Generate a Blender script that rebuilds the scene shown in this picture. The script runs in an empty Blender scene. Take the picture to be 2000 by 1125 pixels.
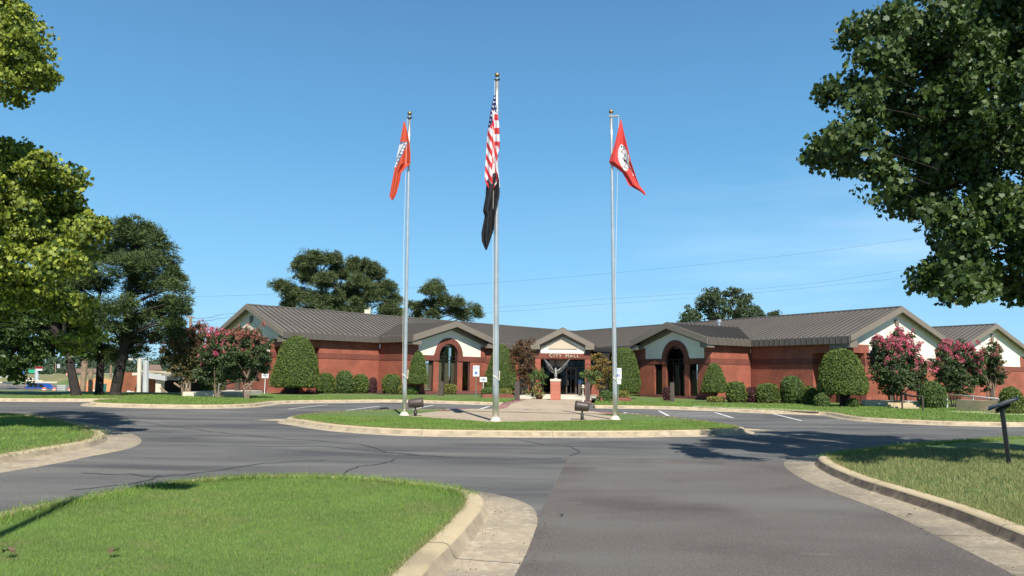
import bpy, bmesh, random
import numpy as np
from math import sin, cos, tan, pi, radians, sqrt, atan2, floor
from mathutils import Vector, Matrix
RS = np.random.RandomState(7); random.seed(7)
SC = bpy.context.scene
COL = SC.collection
# ------------------------------------------------------------ camera, sky, sun, exposure
PITCH, ROLL, FPX, CH = .1158, .0153, 1473.3, 1.6
cp_, sp_ = cos(PITCH), sin(PITCH)
FW = Vector((0, cp_, sp_)); UP = Vector((-sin(ROLL), -sp_*cos(ROLL), cp_*cos(ROLL))); RT = FW.cross(UP)
cam = bpy.data.objects.new('camera', bpy.data.cameras.new('camera')); COL.objects.link(cam)
cam.matrix_world = Matrix(((RT.x, UP.x, -FW.x, 0), (RT.y, UP.y, -FW.y, 0), (RT.z, UP.z, -FW.z, CH), (0, 0, 0, 1)))
cam.data.sensor_width = 36; cam.data.lens = 36*FPX/2000; cam.data.clip_end = 3000; cam.data.clip_start = .1
SC.camera = cam
SUN_AZ, SUN_EL = radians(12), radians(47)     # sun behind the camera, a little to the right
sd = Vector((sin(SUN_AZ)*cos(SUN_EL), -cos(SUN_AZ)*cos(SUN_EL), sin(SUN_EL)))
sun = bpy.data.objects.new('sun', bpy.data.lights.new('sun', 'SUN')); COL.objects.link(sun)
sun.data.energy = 5; sun.data.angle = radians(.53); sun.data.color = (1, .95, .87)
sun.rotation_euler = sd.to_track_quat('Z', 'Y').to_euler(); sun.location = sd*60
W0 = bpy.data.worlds.new('World'); SC.world = W0; W0.use_nodes = True
nt = W0.node_tree; bg = nt.nodes['Background']
sky = nt.nodes.new('ShaderNodeTexSky'); sky.sky_type = 'NISHITA'; sky.sun_disc = False
sky.sun_elevation = SUN_EL; sky.sun_rotation = pi-SUN_AZ
sky.air_density = 1.0; sky.dust_density = .05; sky.ozone_density = 3.5; sky.altitude = 100
bg.inputs[1].default_value = .125
tc = nt.nodes.new('ShaderNodeTexCoord'); mp = nt.nodes.new('ShaderNodeMapping'); mp.inputs['Scale'].default_value = (1, 1, 7)
mp.inputs['Rotation'].default_value = (0, radians(4), 0)
nz = nt.nodes.new('ShaderNodeTexNoise'); nz.inputs['Scale'].default_value = 2.6; nz.inputs['Detail'].default_value = 7; nz.inputs['Roughness'].default_value = .55
rp = nt.nodes.new('ShaderNodeValToRGB'); rp.color_ramp.elements[0].position = .42; rp.color_ramp.elements[1].position = .74
sx = nt.nodes.new('ShaderNodeSeparateXYZ')
m1 = nt.nodes.new('ShaderNodeMapRange'); m1.inputs[1].default_value = .34; m1.inputs[2].default_value = .03   # low band of thin cloud
m2 = nt.nodes.new('ShaderNodeMapRange'); m2.inputs[1].default_value = .0; m2.inputs[2].default_value = .45
mm = nt.nodes.new('ShaderNodeMath'); mm.operation = 'MULTIPLY'; mn = nt.nodes.new('ShaderNodeMath'); mn.operation = 'MULTIPLY'
mx = nt.nodes.new('ShaderNodeMixRGB'); mx.inputs[2].default_value = (6.6, 7.6, 8.6, 1)
ml = nt.nodes.new('ShaderNodeMath'); ml.operation = 'MULTIPLY'; ml.inputs[1].default_value = .4
L = nt.links.new
tint = nt.nodes.new('ShaderNodeMixRGB'); tint.blend_type = 'MULTIPLY'; tint.inputs[0].default_value = 1; tint.inputs[2].default_value = (.82, 1, 1.18, 1)
L(sky.outputs[0], tint.inputs[1])
L(tc.outputs['Generated'], mp.inputs[0]); L(mp.outputs[0], nz.inputs[0]); L(nz.outputs[0], rp.inputs[0])
L(tc.outputs['Generated'], sx.inputs[0]); L(sx.outputs[2], m1.inputs[0]); L(sx.outputs[0], m2.inputs[0])
L(rp.outputs[0], mm.inputs[0]); L(m1.outputs[0], mm.inputs[1]); L(mm.outputs[0], mn.inputs[0]); L(m2.outputs[0], mn.inputs[1])
rk = nt.nodes.new('ShaderNodeValToRGB'); ce = rk.color_ramp
for pos, c in ((.0, (2.4, 4.35, 5.8)), (.14, (1.5, 3.6, 5.6)), (.3, (.88, 2.55, 4.5)), (.5, (.6, 1.6, 3.2)), (.62, (.5, .8, 1.25)), (.9, (.34, .5, .75))):
    el = ce.elements.new(pos); el.color = (*[v/6 for v in c], 1)
ce.elements.remove(ce.elements[0]); ce.elements.remove(ce.elements[-1])
sm6 = nt.nodes.new('ShaderNodeVectorMath'); sm6.operation = 'SCALE'; sm6.inputs['Scale'].default_value = 5.6
smx = nt.nodes.new('ShaderNodeMixRGB'); smx.inputs[0].default_value = .88      # Nishita sky steered to the deep clear blue of the day
L(sx.outputs[2], rk.inputs[0]); L(rk.outputs[0], sm6.inputs[0]); L(tint.outputs[0], smx.inputs[1]); L(sm6.outputs[0], smx.inputs[2])
L(mn.outputs[0], ml.inputs[0]); L(ml.outputs[0], mx.inputs[0]); L(smx.outputs[0], mx.inputs[1]); L(mx.outputs[0], bg.inputs[0])
SC.view_settings.view_transform = 'Standard'; SC.view_settings.look = 'None'; SC.view_settings.exposure = .5; SC.view_settings.gamma = 1
SC.render.engine = 'CYCLES'; SC.cycles.use_denoising = True
SC.cycles.max_bounces = 6; SC.cycles.transparent_max_bounces = 12; SC.cycles.diffuse_bounces = 3

# ------------------------------------------------------------ measuring helpers
OX, OY, YAW, VA, BETA = -.4387, 24.1088, .1243, 51.2559, .65
def ray(px, py): return FW+RT*((px-1000)/FPX)+UP*((562.5-py)/FPX)
def G(px, py, z=0.):
    r = ray(px, py); k = (z-CH)/r.z; return Vector((r.x*k, r.y*k, z))
def D(px, py, Y):
    r = ray(px, py); k = Y/r.y; return Vector((r.x*k, Y, CH+r.z*k))
def B(u, v, z=0.): return Vector((OX+u*cos(YAW)+v*sin(YAW), OY-u*sin(YAW)+v*cos(YAW), z))
def WG(s, t, o, z=0.): return B(s*(t*sin(BETA)-cos(BETA)*o), VA-t*cos(BETA)-sin(BETA)*o, z)
TB = tan(BETA)

# ------------------------------------------------------------ materials
def mat(name, col=(.5, .5, .5), rough=.6, metal=0., noise=None, bump=None, spec=.5, isl=None, trans=0.):
    """noise=(scale, amount[, detail]) value mottling, bump=(scale, strength), isl=second colour picked per leaf"""
    m = bpy.data.materials.new(name); m.use_nodes = True; n = m.node_tree.nodes; l = m.node_tree.links.new
    b = n['Principled BSDF']; b.inputs['Roughness'].default_value = rough; b.inputs['Metallic'].default_value = metal
    b.inputs['Specular IOR Level'].default_value = spec; b.inputs['Base Color'].default_value = (*col, 1)
    src = None
    g = n.new('ShaderNodeNewGeometry'); t = n.new('ShaderNodeTexCoord')
    if isl:
        r = n.new('ShaderNodeValToRGB'); r.color_ramp.elements[0].color = (*col, 1); r.color_ramp.elements[1].color = (*isl, 1)
        l(g.outputs['Random Per Island'], r.inputs[0]); src = r.outputs[0]
    if noise:
        z = n.new('ShaderNodeTexNoise'); z.inputs['Scale'].default_value = noise[0]; z.inputs['Detail'].default_value = noise[2] if len(noise) > 2 else 5
        l(g.outputs['Position'], z.inputs['Vector'])
        r = n.new('ShaderNodeMapRange'); r.inputs[1].default_value = .3; r.inputs[2].default_value = .7
        r.inputs[3].default_value = 1-noise[1]; r.inputs[4].default_value = 1+noise[1]; l(z.outputs[0], r.inputs[0])
        x = n.new('ShaderNodeVectorMath'); x.operation = 'SCALE'
        if src: l(src, x.inputs[0])
        else: x.inputs[0].default_value = col
        l(r.outputs[0], x.inputs['Scale']); src = x.outputs[0]
    if src: l(src, b.inputs['Base Color'])
    if bump:
        z = n.new('ShaderNodeTexNoise'); z.inputs['Scale'].default_value = bump[0]; z.inputs['Detail'].default_value = 4
        l(g.outputs['Position'], z.inputs['Vector'])
        q = n.new('ShaderNodeBump'); q.inputs['Strength'].default_value = bump[1]; q.inputs['Distance'].default_value = .02
        l(z.outputs[0], q.inputs['Height']); l(q.outputs[0], b.inputs['Normal'])
    if trans:
        tr = n.new('ShaderNodeBsdfTranslucent'); mxs = n.new('ShaderNodeMixShader'); mxs.inputs[0].default_value = trans
        if src: l(src, tr.inputs[0])
        else: tr.inputs[0].default_value = (*col, 1)
        o = n['Material Output']; l(b.outputs[0], mxs.inputs[1]); l(tr.outputs[0], mxs.inputs[2]); l(mxs.outputs[0], o.inputs[0])
    return m
def mixnoise(m, stops, rough=None):
    """replace base colour by a chain of (colour, noise scale, lo, hi, stretch) layers over world position"""
    n = m.node_tree.nodes; l = m.node_tree.links.new; b = n['Principled BSDF']; g = n.new('ShaderNodeNewGeometry')
    inp = b.inputs['Base Color']; cur = inp.links[0].from_socket if inp.links else None
    for col, sc, lo, hi, st in stops:
        mp = n.new('ShaderNodeMapping'); mp.inputs['Scale'].default_value = st; l(g.outputs['Position'], mp.inputs[0])
        z = n.new('ShaderNodeTexNoise'); z.inputs['Scale'].default_value = sc; z.inputs['Detail'].default_value = 6; l(mp.outputs[0], z.inputs['Vector'])
        r = n.new('ShaderNodeMapRange'); r.inputs[1].default_value = lo; r.inputs[2].default_value = hi; r.clamp = True; l(z.outputs[0], r.inputs[0])
        x = n.new('ShaderNodeMixRGB'); l(r.outputs[0], x.inputs[0])
        if cur: l(cur, x.inputs[1])
        else: x.inputs[1].default_value = inp.default_value
        x.inputs[2].default_value = (*col, 1); cur = x.outputs[0]
    l(cur, inp)
def brick(name, c1, c2, mortar, plain=False):
    m = mat(name, c1, .85, bump=(60, .2)); n = m.node_tree.nodes; l = m.node_tree.links.new; b = n['Principled BSDF']
    uv = n.new('ShaderNodeUVMap'); t = n.new('ShaderNodeTexBrick')
    t.inputs['Color1'].default_value = (*c1, 1); t.inputs['Color2'].default_value = (*c2, 1); t.inputs['Mortar'].default_value = (*mortar, 1)
    t.inputs['Scale'].default_value = 1; t.inputs['Mortar Size'].default_value = .007; t.inputs['Brick Width'].default_value = .21 if not plain else .075
    t.inputs['Row Height'].default_value = .077 if not plain else .2; t.inputs['Bias'].default_value = -.1; t.inputs['Mortar Smooth'].default_value = .3
    l(uv.outputs[0], t.inputs[0])
    z = n.new('ShaderNodeTexNoise'); z.inputs['Scale'].default_value = .9; z.inputs['Detail'].default_value = 6; g = n.new('ShaderNodeNewGeometry'); l(g.outputs['Position'], z.inputs['Vector'])
    r = n.new('ShaderNodeMapRange'); r.inputs[1].default_value = .3; r.inputs[2].default_value = .7; r.inputs[3].default_value = .76; r.inputs[4].default_value = 1.2; l(z.outputs[0], r.inputs[0])
    x = n.new('ShaderNodeVectorMath'); x.operation = 'SCALE'; l(t.outputs[0], x.inputs[0]); l(r.outputs[0], x.inputs['Scale']); l(x.outputs[0], b.inputs['Base Color'])
    return m
M = {}
M['brick'] = brick('red brick', (.33, .078, .042), (.245, .058, .034), (.3, .16, .11))
M['belt'] = brick('dark brick belt', (.2, .056, .036), (.17, .048, .032), (.13, .05, .035), True)
M['plinth'] = brick('plinth brick', (.2, .07, .06), (.17, .055, .05), (.16, .07, .06), True)
M['planter'] = brick('planter brick', (.23, .065, .045), (.19, .05, .035), (.2, .1, .08))
M['ped'] = brick('pedestal brick', (.44, .1, .05), (.33, .075, .04), (.5, .36, .28))
M['stucco'] = mat('cream stucco', (.86, .765, .63), .9, noise=(.8, .05), bump=(90, .2))
M['stucco2'] = mat('warm beige stucco', (.56, .46, .35), .9, noise=(.8, .05), bump=(90, .2))
M['trim'] = mat('taupe trim paint', (.2, .17, .135), .7, noise=(2, .05))
M['metal'] = mat('brown metal roofing', (.15, .138, .122), .48, noise=(.5, .12), spec=.5)
M['rib'] = mat('shadow-toned roof rib', (.078, .068, .06), .5); M['metald'] = mat('brown metal fascia', (.115, .098, .082), .5, noise=(2, .1))  # rib colour is darkened to stand in for the seams' shadow lines
M['dark'] = mat('dark bronze frame', (.02, .016, .014), .4)
M['inside'] = mat('dark interior', (.012, .012, .012), .8)
M['blind'] = mat('olive blinds', (.3, .27, .19), .8, noise=(3, .1))
M['conc'] = mat('pale concrete', (.47, .38, .235), .9, noise=(1.3, .13, 8), bump=(70, .3))
mixnoise(M['conc'], [((.22, .18, .13), 1.1, .56, .8, (1, 1, 1)), ((.54, .46, .33), 5, .55, .8, (1, 1, 1))])
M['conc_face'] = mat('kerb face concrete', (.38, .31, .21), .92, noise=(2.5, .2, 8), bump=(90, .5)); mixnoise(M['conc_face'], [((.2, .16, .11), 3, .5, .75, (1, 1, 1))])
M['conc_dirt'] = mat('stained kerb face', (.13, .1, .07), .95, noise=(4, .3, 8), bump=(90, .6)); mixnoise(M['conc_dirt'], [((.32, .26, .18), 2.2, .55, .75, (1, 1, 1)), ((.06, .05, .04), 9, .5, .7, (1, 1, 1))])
M['conc_gutter'] = mat('gutter concrete', (.41, .33, .23), .92, noise=(14, .14, 8), bump=(120, .5)); mixnoise(M['conc_gutter'], [((.25, .21, .16), 1.5, .45, .75, (1, 1, 1)), ((.5, .45, .35), 7, .56, .72, (1, 1, 1)), ((.6, .56, .47), 60, .62, .7, (1, 1, 1))])
M['concp'] = mat('cream concrete', (.6, .55, .44), .9, noise=(1.3, .1), bump=(70, .3))
M['pave'] = mat('exposed aggregate paving', (.4, .32, .225), .9, noise=(2, .1, 8), bump=(90, .4)); mixnoise(M['pave'], [((.3, .23, .18), .8, .5, .75, (1, 1, 1))])
M['pavebrick'] = brick('paver brick', (.3, .14, .12), (.25, .12, .11), (.25, .16, .14))
M['white'] = mat('white paint', (.7, .7, .68), .5, noise=(6, .06))
M['line'] = mat('worn white road paint', (.62, .62, .6), .8, noise=(5, .2)); mixnoise(M['line'], [((.2, .2, .2), 9, .58, .68, (1, 1, 1))])
M['alu'] = mat('satin aluminium', (.66, .65, .62), .34, .75, noise=(3, .1)); M['alud'] = mat('dull grey aluminium', (.36, .36, .35), .5, .6, noise=(3, .15))
M['gold'] = mat('gold ball', (.34, .26, .14), .4, .85); M['black'] = mat('black metal', (.012, .012, .014), .45)
M['bronze'] = mat('dark bronze lamp', (.06, .045, .038), .5, noise=(9, .1)); M['brown'] = mat('brown painted post', (.075, .055, .045), .6, noise=(6, .15))
M['grey'] = mat('grey painted metal', (.2, .18, .165), .6); M['silverb'] = mat('worn silver body', (.28, .275, .26), .5, .4, noise=(9, .5)); M['silver'] = mat('silver statue', (.16, .155, .15), .45, .5, noise=(9, .5))
M['green_post'] = mat('green channel post', (.13, .19, .12), .6); M['blue'] = mat('sign blue', (.02, .12, .42), .5)
M['flagred'] = mat('flag red', (.68, .04, .05), .75, trans=.25); M['flagwhite'] = mat('flag white', (.85, .83, .83), .75, trans=.25)
M['flagblue'] = mat('flag blue', (.02, .03, .12), .75, trans=.2); M['flagorange'] = mat('orange red flag', (.68, .1, .045), .75, trans=.3)
M['flagcoral'] = mat('coral red flag', (.78, .07, .06), .75, trans=.3); M['flagblack'] = mat('black flag', (.011, .011, .014), .8); M['flagslate'] = mat('flag slate blue', (.1, .16, .26), .75)
M['wood'] = mat('weathered wood', (.24, .17, .11), .85, noise=(2, .25)); M['bark'] = mat('bark', (.028, .021, .017), .9, noise=(5, .35), bump=(12, .8)); M['barkp'] = mat('pale smooth bark', (.24, .17, .12), .85, noise=(6, .2))  # bark base is darkened to stand in for shade on the trunks
M['mulch'] = mat('mulch', (.055, .035, .025), .95, noise=(6, .4), bump=(20, 1))
M['rust'] = mat('rusty sheet piling', (.24, .085, .04), .9, noise=(.4, .4)); M['girder'] = mat('grey bridge girder', (.4, .42, .42), .7, noise=(.5, .1))
M['orange'] = mat('traffic orange', (.8, .12, .03), .5); M['bluecar'] = mat('blue car paint', (.015, .08, .35), .25); M['teal'] = mat('teal plastic', (.05, .42, .36), .5)
M['redp'] = mat('dark red paint', (.3, .02, .025), .5); M['tyre'] = mat('tyre rubber', (.02, .02, .02), .8); M['shingle'] = mat('brown shingles', (.2, .13, .1), .9)
M['clay'] = mat('orange clay', (.52, .22, .09), .95, noise=(.5, .2)); M['hgreen'] = mat('highway sign green', (.02, .35, .2), .5)
# asphalt with real stains and patches
A = mat('asphalt', (.138, .135, .126), .88, noise=(38, .34, 6), bump=(100, .8))
mixnoise(A, [((.074, .072, .074), .2, .42, .62, (1, 2.2, 1)), ((.195, .187, .168), .5, .5, .75, (.4, 2, 1)), ((.06, .06, .062), 1.1, .56, .8, (.25, 2.6, 1)), ((.24, .23, .21), 34, .62, .68, (1, 1, 1)), ((.035, .035, .036), 46, .63, .68, (1, 1, 1))]); M['asphalt'] = A
A = mat('worn brown asphalt', (.125, .107, .094), .86, noise=(42, .3, 6), bump=(110, .7))
mixnoise(A, [((.155, .143, .128), .35, .45, .65, (.5, 1.6, 1)), ((.082, .066, .058), .45, .5, .7, (1, 1.3, 1)), ((.22, .2, .18), 36, .63, .69, (1, 1, 1)), ((.04, .037, .035), 50, .64, .69, (1, 1, 1)), ((.19, .18, .165), 2.2, .66, .8, (.4, 2, 1))]); M['asphalt2'] = A
M['seam'] = mat('tar seam', (.055, .056, .062), .8)
G1 = mat('lawn', (.105, .17, .038), .95, noise=(5, .2, 6), bump=(60, 1)); mixnoise(G1, [((.12, .145, .04), .8, .5, .75, (1, 1, 1)), ((.2, .17, .08), 2.2, .62, .8, (1, 1, 1))]); M['lawn'] = G1
M['dry'] = mat('dry grass ground', (.2, .19, .08), .95, noise=(.2, .25)); mixnoise(M['dry'], [((.1, .15, .04), .05, .45, .6, (1, 1, 1)), ((.36, .28, .15), .09, .55, .7, (1, 1, 1))])
M['blade'] = mat('grass blades', (.125, .225, .032), .7, isl=(.24, .35, .07), trans=.3, noise=(.9, .2)); M['bladed'] = mat('dry grass blades', (.12, .17, .045), .8, isl=(.36, .33, .14), trans=.25)
mixnoise(M['blade'], [((.24, .27, .085), .8, .54, .78, (1, 1, 1)), ((.27, .22, .1), 2.4, .66, .8, (1, 1, 1))])
M['leafR'] = mat('maple leaf dark', (.02, .048, .01), .55, isl=(.09, .14, .025), trans=.22); M['leafL'] = mat('maple leaf yellow green', (.03, .07, .01), .62, isl=(.34, .39, .04), trans=.22)
M['pine'] = mat('pine needles', (.025, .05, .014), .7, isl=(.12, .165, .045), trans=.1); M['pineB'] = mat('far pine needles', (.035, .06, .02), .7, isl=(.13, .165, .055), trans=.1)
M['oak'] = mat('far broadleaf', (.03, .058, .022), .7, isl=(.09, .125, .055), trans=.15); M['yew'] = mat('clipped evergreen', (.05, .09, .014), .7, isl=(.16, .205, .035), trans=.1)
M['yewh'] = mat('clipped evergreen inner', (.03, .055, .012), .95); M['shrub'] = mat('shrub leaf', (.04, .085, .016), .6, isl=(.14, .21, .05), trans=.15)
M['goldshrub'] = mat('golden shrub leaf', (.12, .13, .025), .6, isl=(.28, .26, .06), trans=.15); M['purple'] = mat('purple shrub leaf', (.05, .015, .02), .6, isl=(.13, .04, .045), trans=.15)
M['myrtle'] = mat('crape myrtle leaf', (.022, .06, .018), .55, isl=(.1, .125, .04), trans=.15); M['myrtler'] = mat('reddening myrtle leaf', (.04, .08, .022), .6, isl=(.19, .12, .05), trans=.15)
M['pink'] = mat('pink blossom', (.42, .04, .1), .7, isl=(.72, .2, .26), trans=.2); M['rose'] = mat('dusty rose blossom', (.26, .07, .05), .7, isl=(.46, .19, .15), trans=.2)
M['jmaple'] = mat('bronze maple leaf', (.06, .035, .015), .6, isl=(.2, .1, .04), trans=.15); M['omaple'] = mat('orange green leaf', (.08, .09, .015), .6, isl=(.36, .2, .05), trans=.15)
M['wood_far'] = mat('far woods leaves', (.03, .06, .03), .8, isl=(.08, .12, .06)); M['dleaf'] = mat('dead leaf', (.12, .075, .045), .8)
gl = bpy.data.materials.new('window glass'); gl.use_nodes = True; n_ = gl.node_tree.nodes
t_ = n_.new('ShaderNodeBsdfTransparent'); t_.inputs[0].default_value = (.82, .83, .8, 1); g_ = n_.new('ShaderNodeBsdfGlossy'); g_.inputs['Roughness'].default_value = .04; g_.inputs[0].default_value = (.9, .95, 1, 1)
f_ = n_.new('ShaderNodeFresnel'); x_ = n_.new('ShaderNodeMixShader'); gl.node_tree.links.new(f_.outputs[0], x_.inputs[0]); gl.node_tree.links.new(t_.outputs[0], x_.inputs[1]); gl.node_tree.links.new(g_.outputs[0], x_.inputs[2]); gl.node_tree.links.new(x_.outputs[0], n_['Material Output'].inputs[0])
M['glass'] = gl; gd = gl.copy(); gd.name = 'dark tinted glass'; M['glassd'] = gd
[setattr(n_.inputs[0], 'default_value', (.45, .47, .5, 1)) for n_ in gd.node_tree.nodes if n_.type == 'BSDF_GLOSSY']
[setattr(n_.inputs[0], 'default_value', (.16, .17, .17, 1)) for n_ in gd.node_tree.nodes if n_.type == 'BSDF_TRANSPARENT']

# ------------------------------------------------------------ mesh builders
def link(name, me, m, parent=None, smooth=False):
    o = bpy.data.objects.new(name, me); COL.objects.link(o)
    if m:
        for q in (m if isinstance(m, (list, tuple)) else [m]): me.materials.append(M[q])
    if parent: o.parent = parent; o.matrix_parent_inverse = parent.matrix_world.inverted()
    if smooth:
        me.polygons.foreach_set('use_smooth', [True]*len(me.polygons))
    return o
def tag(o, label, cat, group=None, kind=None):
    if label: o['label'] = label
    if cat: o['category'] = cat
    if group: o['group'] = group
    if kind: o['kind'] = kind
    return o
def thing(name, label, cat, loc=(0, 0, 0), group=None):
    o = bpy.data.objects.new(name, None); COL.objects.link(o); o.location = loc; o.empty_display_size = .3
    o.matrix_world = Matrix.Translation(loc)
    return tag(o, label, cat, group)
class MB:
    """collects polygons in world space; uv laid by face direction"""
    def __init__(s): s.v = []; s.f = []; s.mi = []
    def poly(s, pts, mi=0):
        i = len(s.v); s.v += [tuple(p) for p in pts]; s.f.append(tuple(range(i, i+len(pts)))); s.mi.append(mi); return s
    def hexa(s, a, b, mi=0):   # a: 4 bottom pts, b: 4 top pts
        i = len(s.v); s.v += [tuple(p) for p in list(a)+list(b)]
        for q in ((3, 2, 1, 0), (4, 5, 6, 7), (0, 1, 5, 4), (1, 2, 6, 5), (2, 3, 7, 6), (3, 0, 4, 7)): s.f.append(tuple(i+k for k in q)); s.mi.append(mi)
        return s
    def prism(s, pts, d, mi=0):  # polygon extruded by vector d
        d = Vector(d); a = [Vector(p) for p in pts]; b = [p+d for p in a]; n = len(a); i = len(s.v)
        s.v += [tuple(p) for p in a+b]; s.f += [tuple(i+k for k in range(n))[::-1], tuple(i+n+k for k in range(n))]; s.mi += [mi, mi]
        for k in range(n): s.f.append((i+k, i+(k+1) % n, i+n+(k+1) % n, i+n+k)); s.mi.append(mi)
        return s
    def box(s, c, sz, rz=0., mi=0, M3=None):
        R = M3 or Matrix.Rotation(rz, 3, 'Z'); c = Vector(c); h = Vector(sz)/2
        P = [c+R@Vector((x*h.x, y*h.y, z*h.z)) for z in (-1, 1) for x, y in ((-1, -1), (1, -1), (1, 1), (-1, 1))]
        return s.hexa(P[:4], P[4:], mi)
    def tube(s, pts, rad, n=8, mi=0, cap=True):
        pts = [Vector(p) for p in pts]; rad = rad if isinstance(rad, (list, tuple)) else [rad]*len(pts); i0 = len(s.v)
        for k, p in enumerate(pts):
            d = (pts[min(k+1, len(pts)-1)]-pts[max(k-1, 0)]).normalized(); a = d.orthogonal().normalized() if abs(d.z) < .95 else d.cross(Vector((0, 1, 0))).normalized(); b = d.cross(a)
            for j in range(n):
                t = 2*pi*j/n; s.v.append(tuple(p+(a*cos(t)+b*sin(t))*rad[k]))
        for k in range(len(pts)-1):
            for j in range(n):
                q = i0+k*n; s.f.append((q+j, q+(j+1) % n, q+n+(j+1) % n, q+n+j)); s.mi.append(mi)
        if cap:
            s.f.append(tuple(i0+j for j in range(n))[::-1]); s.f.append(tuple(i0+(len(pts)-1)*n+j for j in range(n))); s.mi += [mi, mi]
        return s
    def lathe(s, c, prof, n=20, mi=0):
        c = Vector(c); i0 = len(s.v)
        for r, z in prof:
            for j in range(n):
                t = 2*pi*j/n; s.v.append((c.x+r*cos(t), c.y+r*sin(t), c.z+z))
        for k in range(len(prof)-1):
            for j in range(n):
                q = i0+k*n; s.f.append((q+j, q+(j+1) % n, q+n+(j+1) % n, q+n+j)); s.mi.append(mi)
        s.f.append(tuple(i0+j for j in range(n))[::-1]); s.f.append(tuple(i0+(len(prof)-1)*n+j for j in range(n))); s.mi += [mi, mi]
        return s
    def build(s, name, m, parent=None, smooth=False, uv=True):
        me = bpy.data.meshes.new(name); me.from_pydata(s.v, [], s.f)
        if len(set(s.mi)) > 1: me.polygons.foreach_set('material_index', s.mi)
        me.update()
        if uv:
            L_ = me.uv_layers.new(name='UVMap').data
            for p in me.polygons:
                nn = p.normal; tg = Vector((0, 0, 1)).cross(nn)
                tg = Vector((1, 0, 0)) if tg.length < .2 else tg.normalized(); bt = nn.cross(tg)
                for li in p.loop_indices:
                    co = me.vertices[me.loops[li].vertex_index].co; L_[li].uv = (co.dot(tg), co.dot(bt))
        return link(name, me, m, parent, smooth)

def split_build(mb, name, m, parent):
    """one part per piece: faces whose blocks touch stay together"""
    par = list(range(len(mb.v)))
    def fd(i):
        while par[i] != i: par[i] = par[par[i]]; i = par[i]
        return i
    for f in mb.f:
        for k in f[1:]: par[fd(k)] = fd(f[0])
    isl = {}
    for i, v in enumerate(mb.v): isl.setdefault(fd(i), []).append(v)
    ks = list(isl); bb = [(np.min(isl[k], 0)-.015, np.max(isl[k], 0)+.015) for k in ks]; g = list(range(len(ks)))
    def fg(i):
        while g[i] != i: i = g[i]
        return i
    for i in range(len(ks)):
        for j in range(i):
            if np.all(bb[i][0] <= bb[j][1]) and np.all(bb[j][0] <= bb[i][1]): g[fg(i)] = fg(j)
    gi = {k: fg(i) for i, k in enumerate(ks)}; out = []
    for gg in sorted(set(gi.values())):
        q = MB(); mp_ = {}
        for f, mi in zip(mb.f, mb.mi):
            if gi[fd(f[0])] == gg:
                for v in f:
                    if v not in mp_: mp_[v] = len(q.v); q.v.append(mb.v[v])
                q.f.append(tuple(mp_[v] for v in f)); q.mi.append(mi)
        out.append(q.build(name, m, parent))
    return out
def npmesh(name, V, nper, m, parent=None, faces_per=None):
    """V: (n*nper,3) vertices, one ngon (or given quads) per item"""
    V = np.asarray(V, np.float32).reshape(-1, 3); n = len(V)//nper; fp = faces_per or [tuple(range(nper))]
    li = np.concatenate([np.array(f) for f in fp]); tot = len(li)
    loops = (np.arange(n)[:, None]*nper+li[None, :]).ravel().astype(np.int32)
    sizes = np.tile(np.array([len(f) for f in fp], np.int32), n); starts = np.concatenate([[0], np.cumsum(sizes)[:-1]]).astype(np.int32)
    me = bpy.data.meshes.new(name); me.vertices.add(len(V)); me.vertices.foreach_set('co', V.ravel())
    me.loops.add(len(loops)); me.loops.foreach_set('vertex_index', loops); me.polygons.add(len(sizes)); me.polygons.foreach_set('loop_start', starts); me.polygons.foreach_set('loop_total', sizes)
    me.update(calc_edges=True)
    return link(name, me, m, parent)
def frames(n, up=.4, rs=RS):
    """random tangent frames, normals biased upward by up"""
    N = rs.normal(size=(n, 3)); N /= np.linalg.norm(N, axis=1)[:, None]; N[:, 2] = N[:, 2]*(1-up)+up; N /= np.linalg.norm(N, axis=1)[:, None]
    R = rs.normal(size=(n, 3)); T = np.cross(N, R); T /= np.linalg.norm(T, axis=1)[:, None]; return N, T, np.cross(N, T)
MAPLE = np.array([(0, -.5), (.2, -.38), (.5, -.3), (.36, -.05), (.55, .2), (.26, .2), (0, .6), (-.26, .2), (-.55, .2), (-.36, -.05), (-.5, -.3), (-.2, -.38)])
OVAL = np.array([(0, -.5), (.24, -.2), (.22, .2), (0, .5), (-.22, .2), (-.24, -.2)])
QUAD = np.array([(-.3, -.5), (.3, -.5), (.3, .5), (-.3, .5)])
TRI = np.array([(-.5, -.4), (.5, -.4), (0, .6)])
def leaves(name, P, size, m, parent=None, shape=OVAL, up=.4, jit=.35, rs=RS, bend=0.):
    P = np.asarray(P); n = len(P); N, T, Bt = frames(n, up, rs); s = size*(1+jit*(rs.rand(n)*2-1)); k = len(shape)
    V = P[:, None, :]+(T[:, None, :]*shape[None, :, 0:1]+Bt[:, None, :]*shape[None, :, 1:2]+N[:, None, :]*(-bend*(shape[:, 0:1]**2+shape[:, 1:2]**2))[None])*s[:, None, None]
    return npmesh(name, V.reshape(-1, 3), k, m, parent)
def inball(n, rs=RS, hollow=0.):
    v = rs.normal(size=(n, 3)); v /= np.linalg.norm(v, axis=1)[:, None]; r = (hollow+(1-hollow)*rs.rand(n))**(1/2.); return v*r[:, None]
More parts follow.
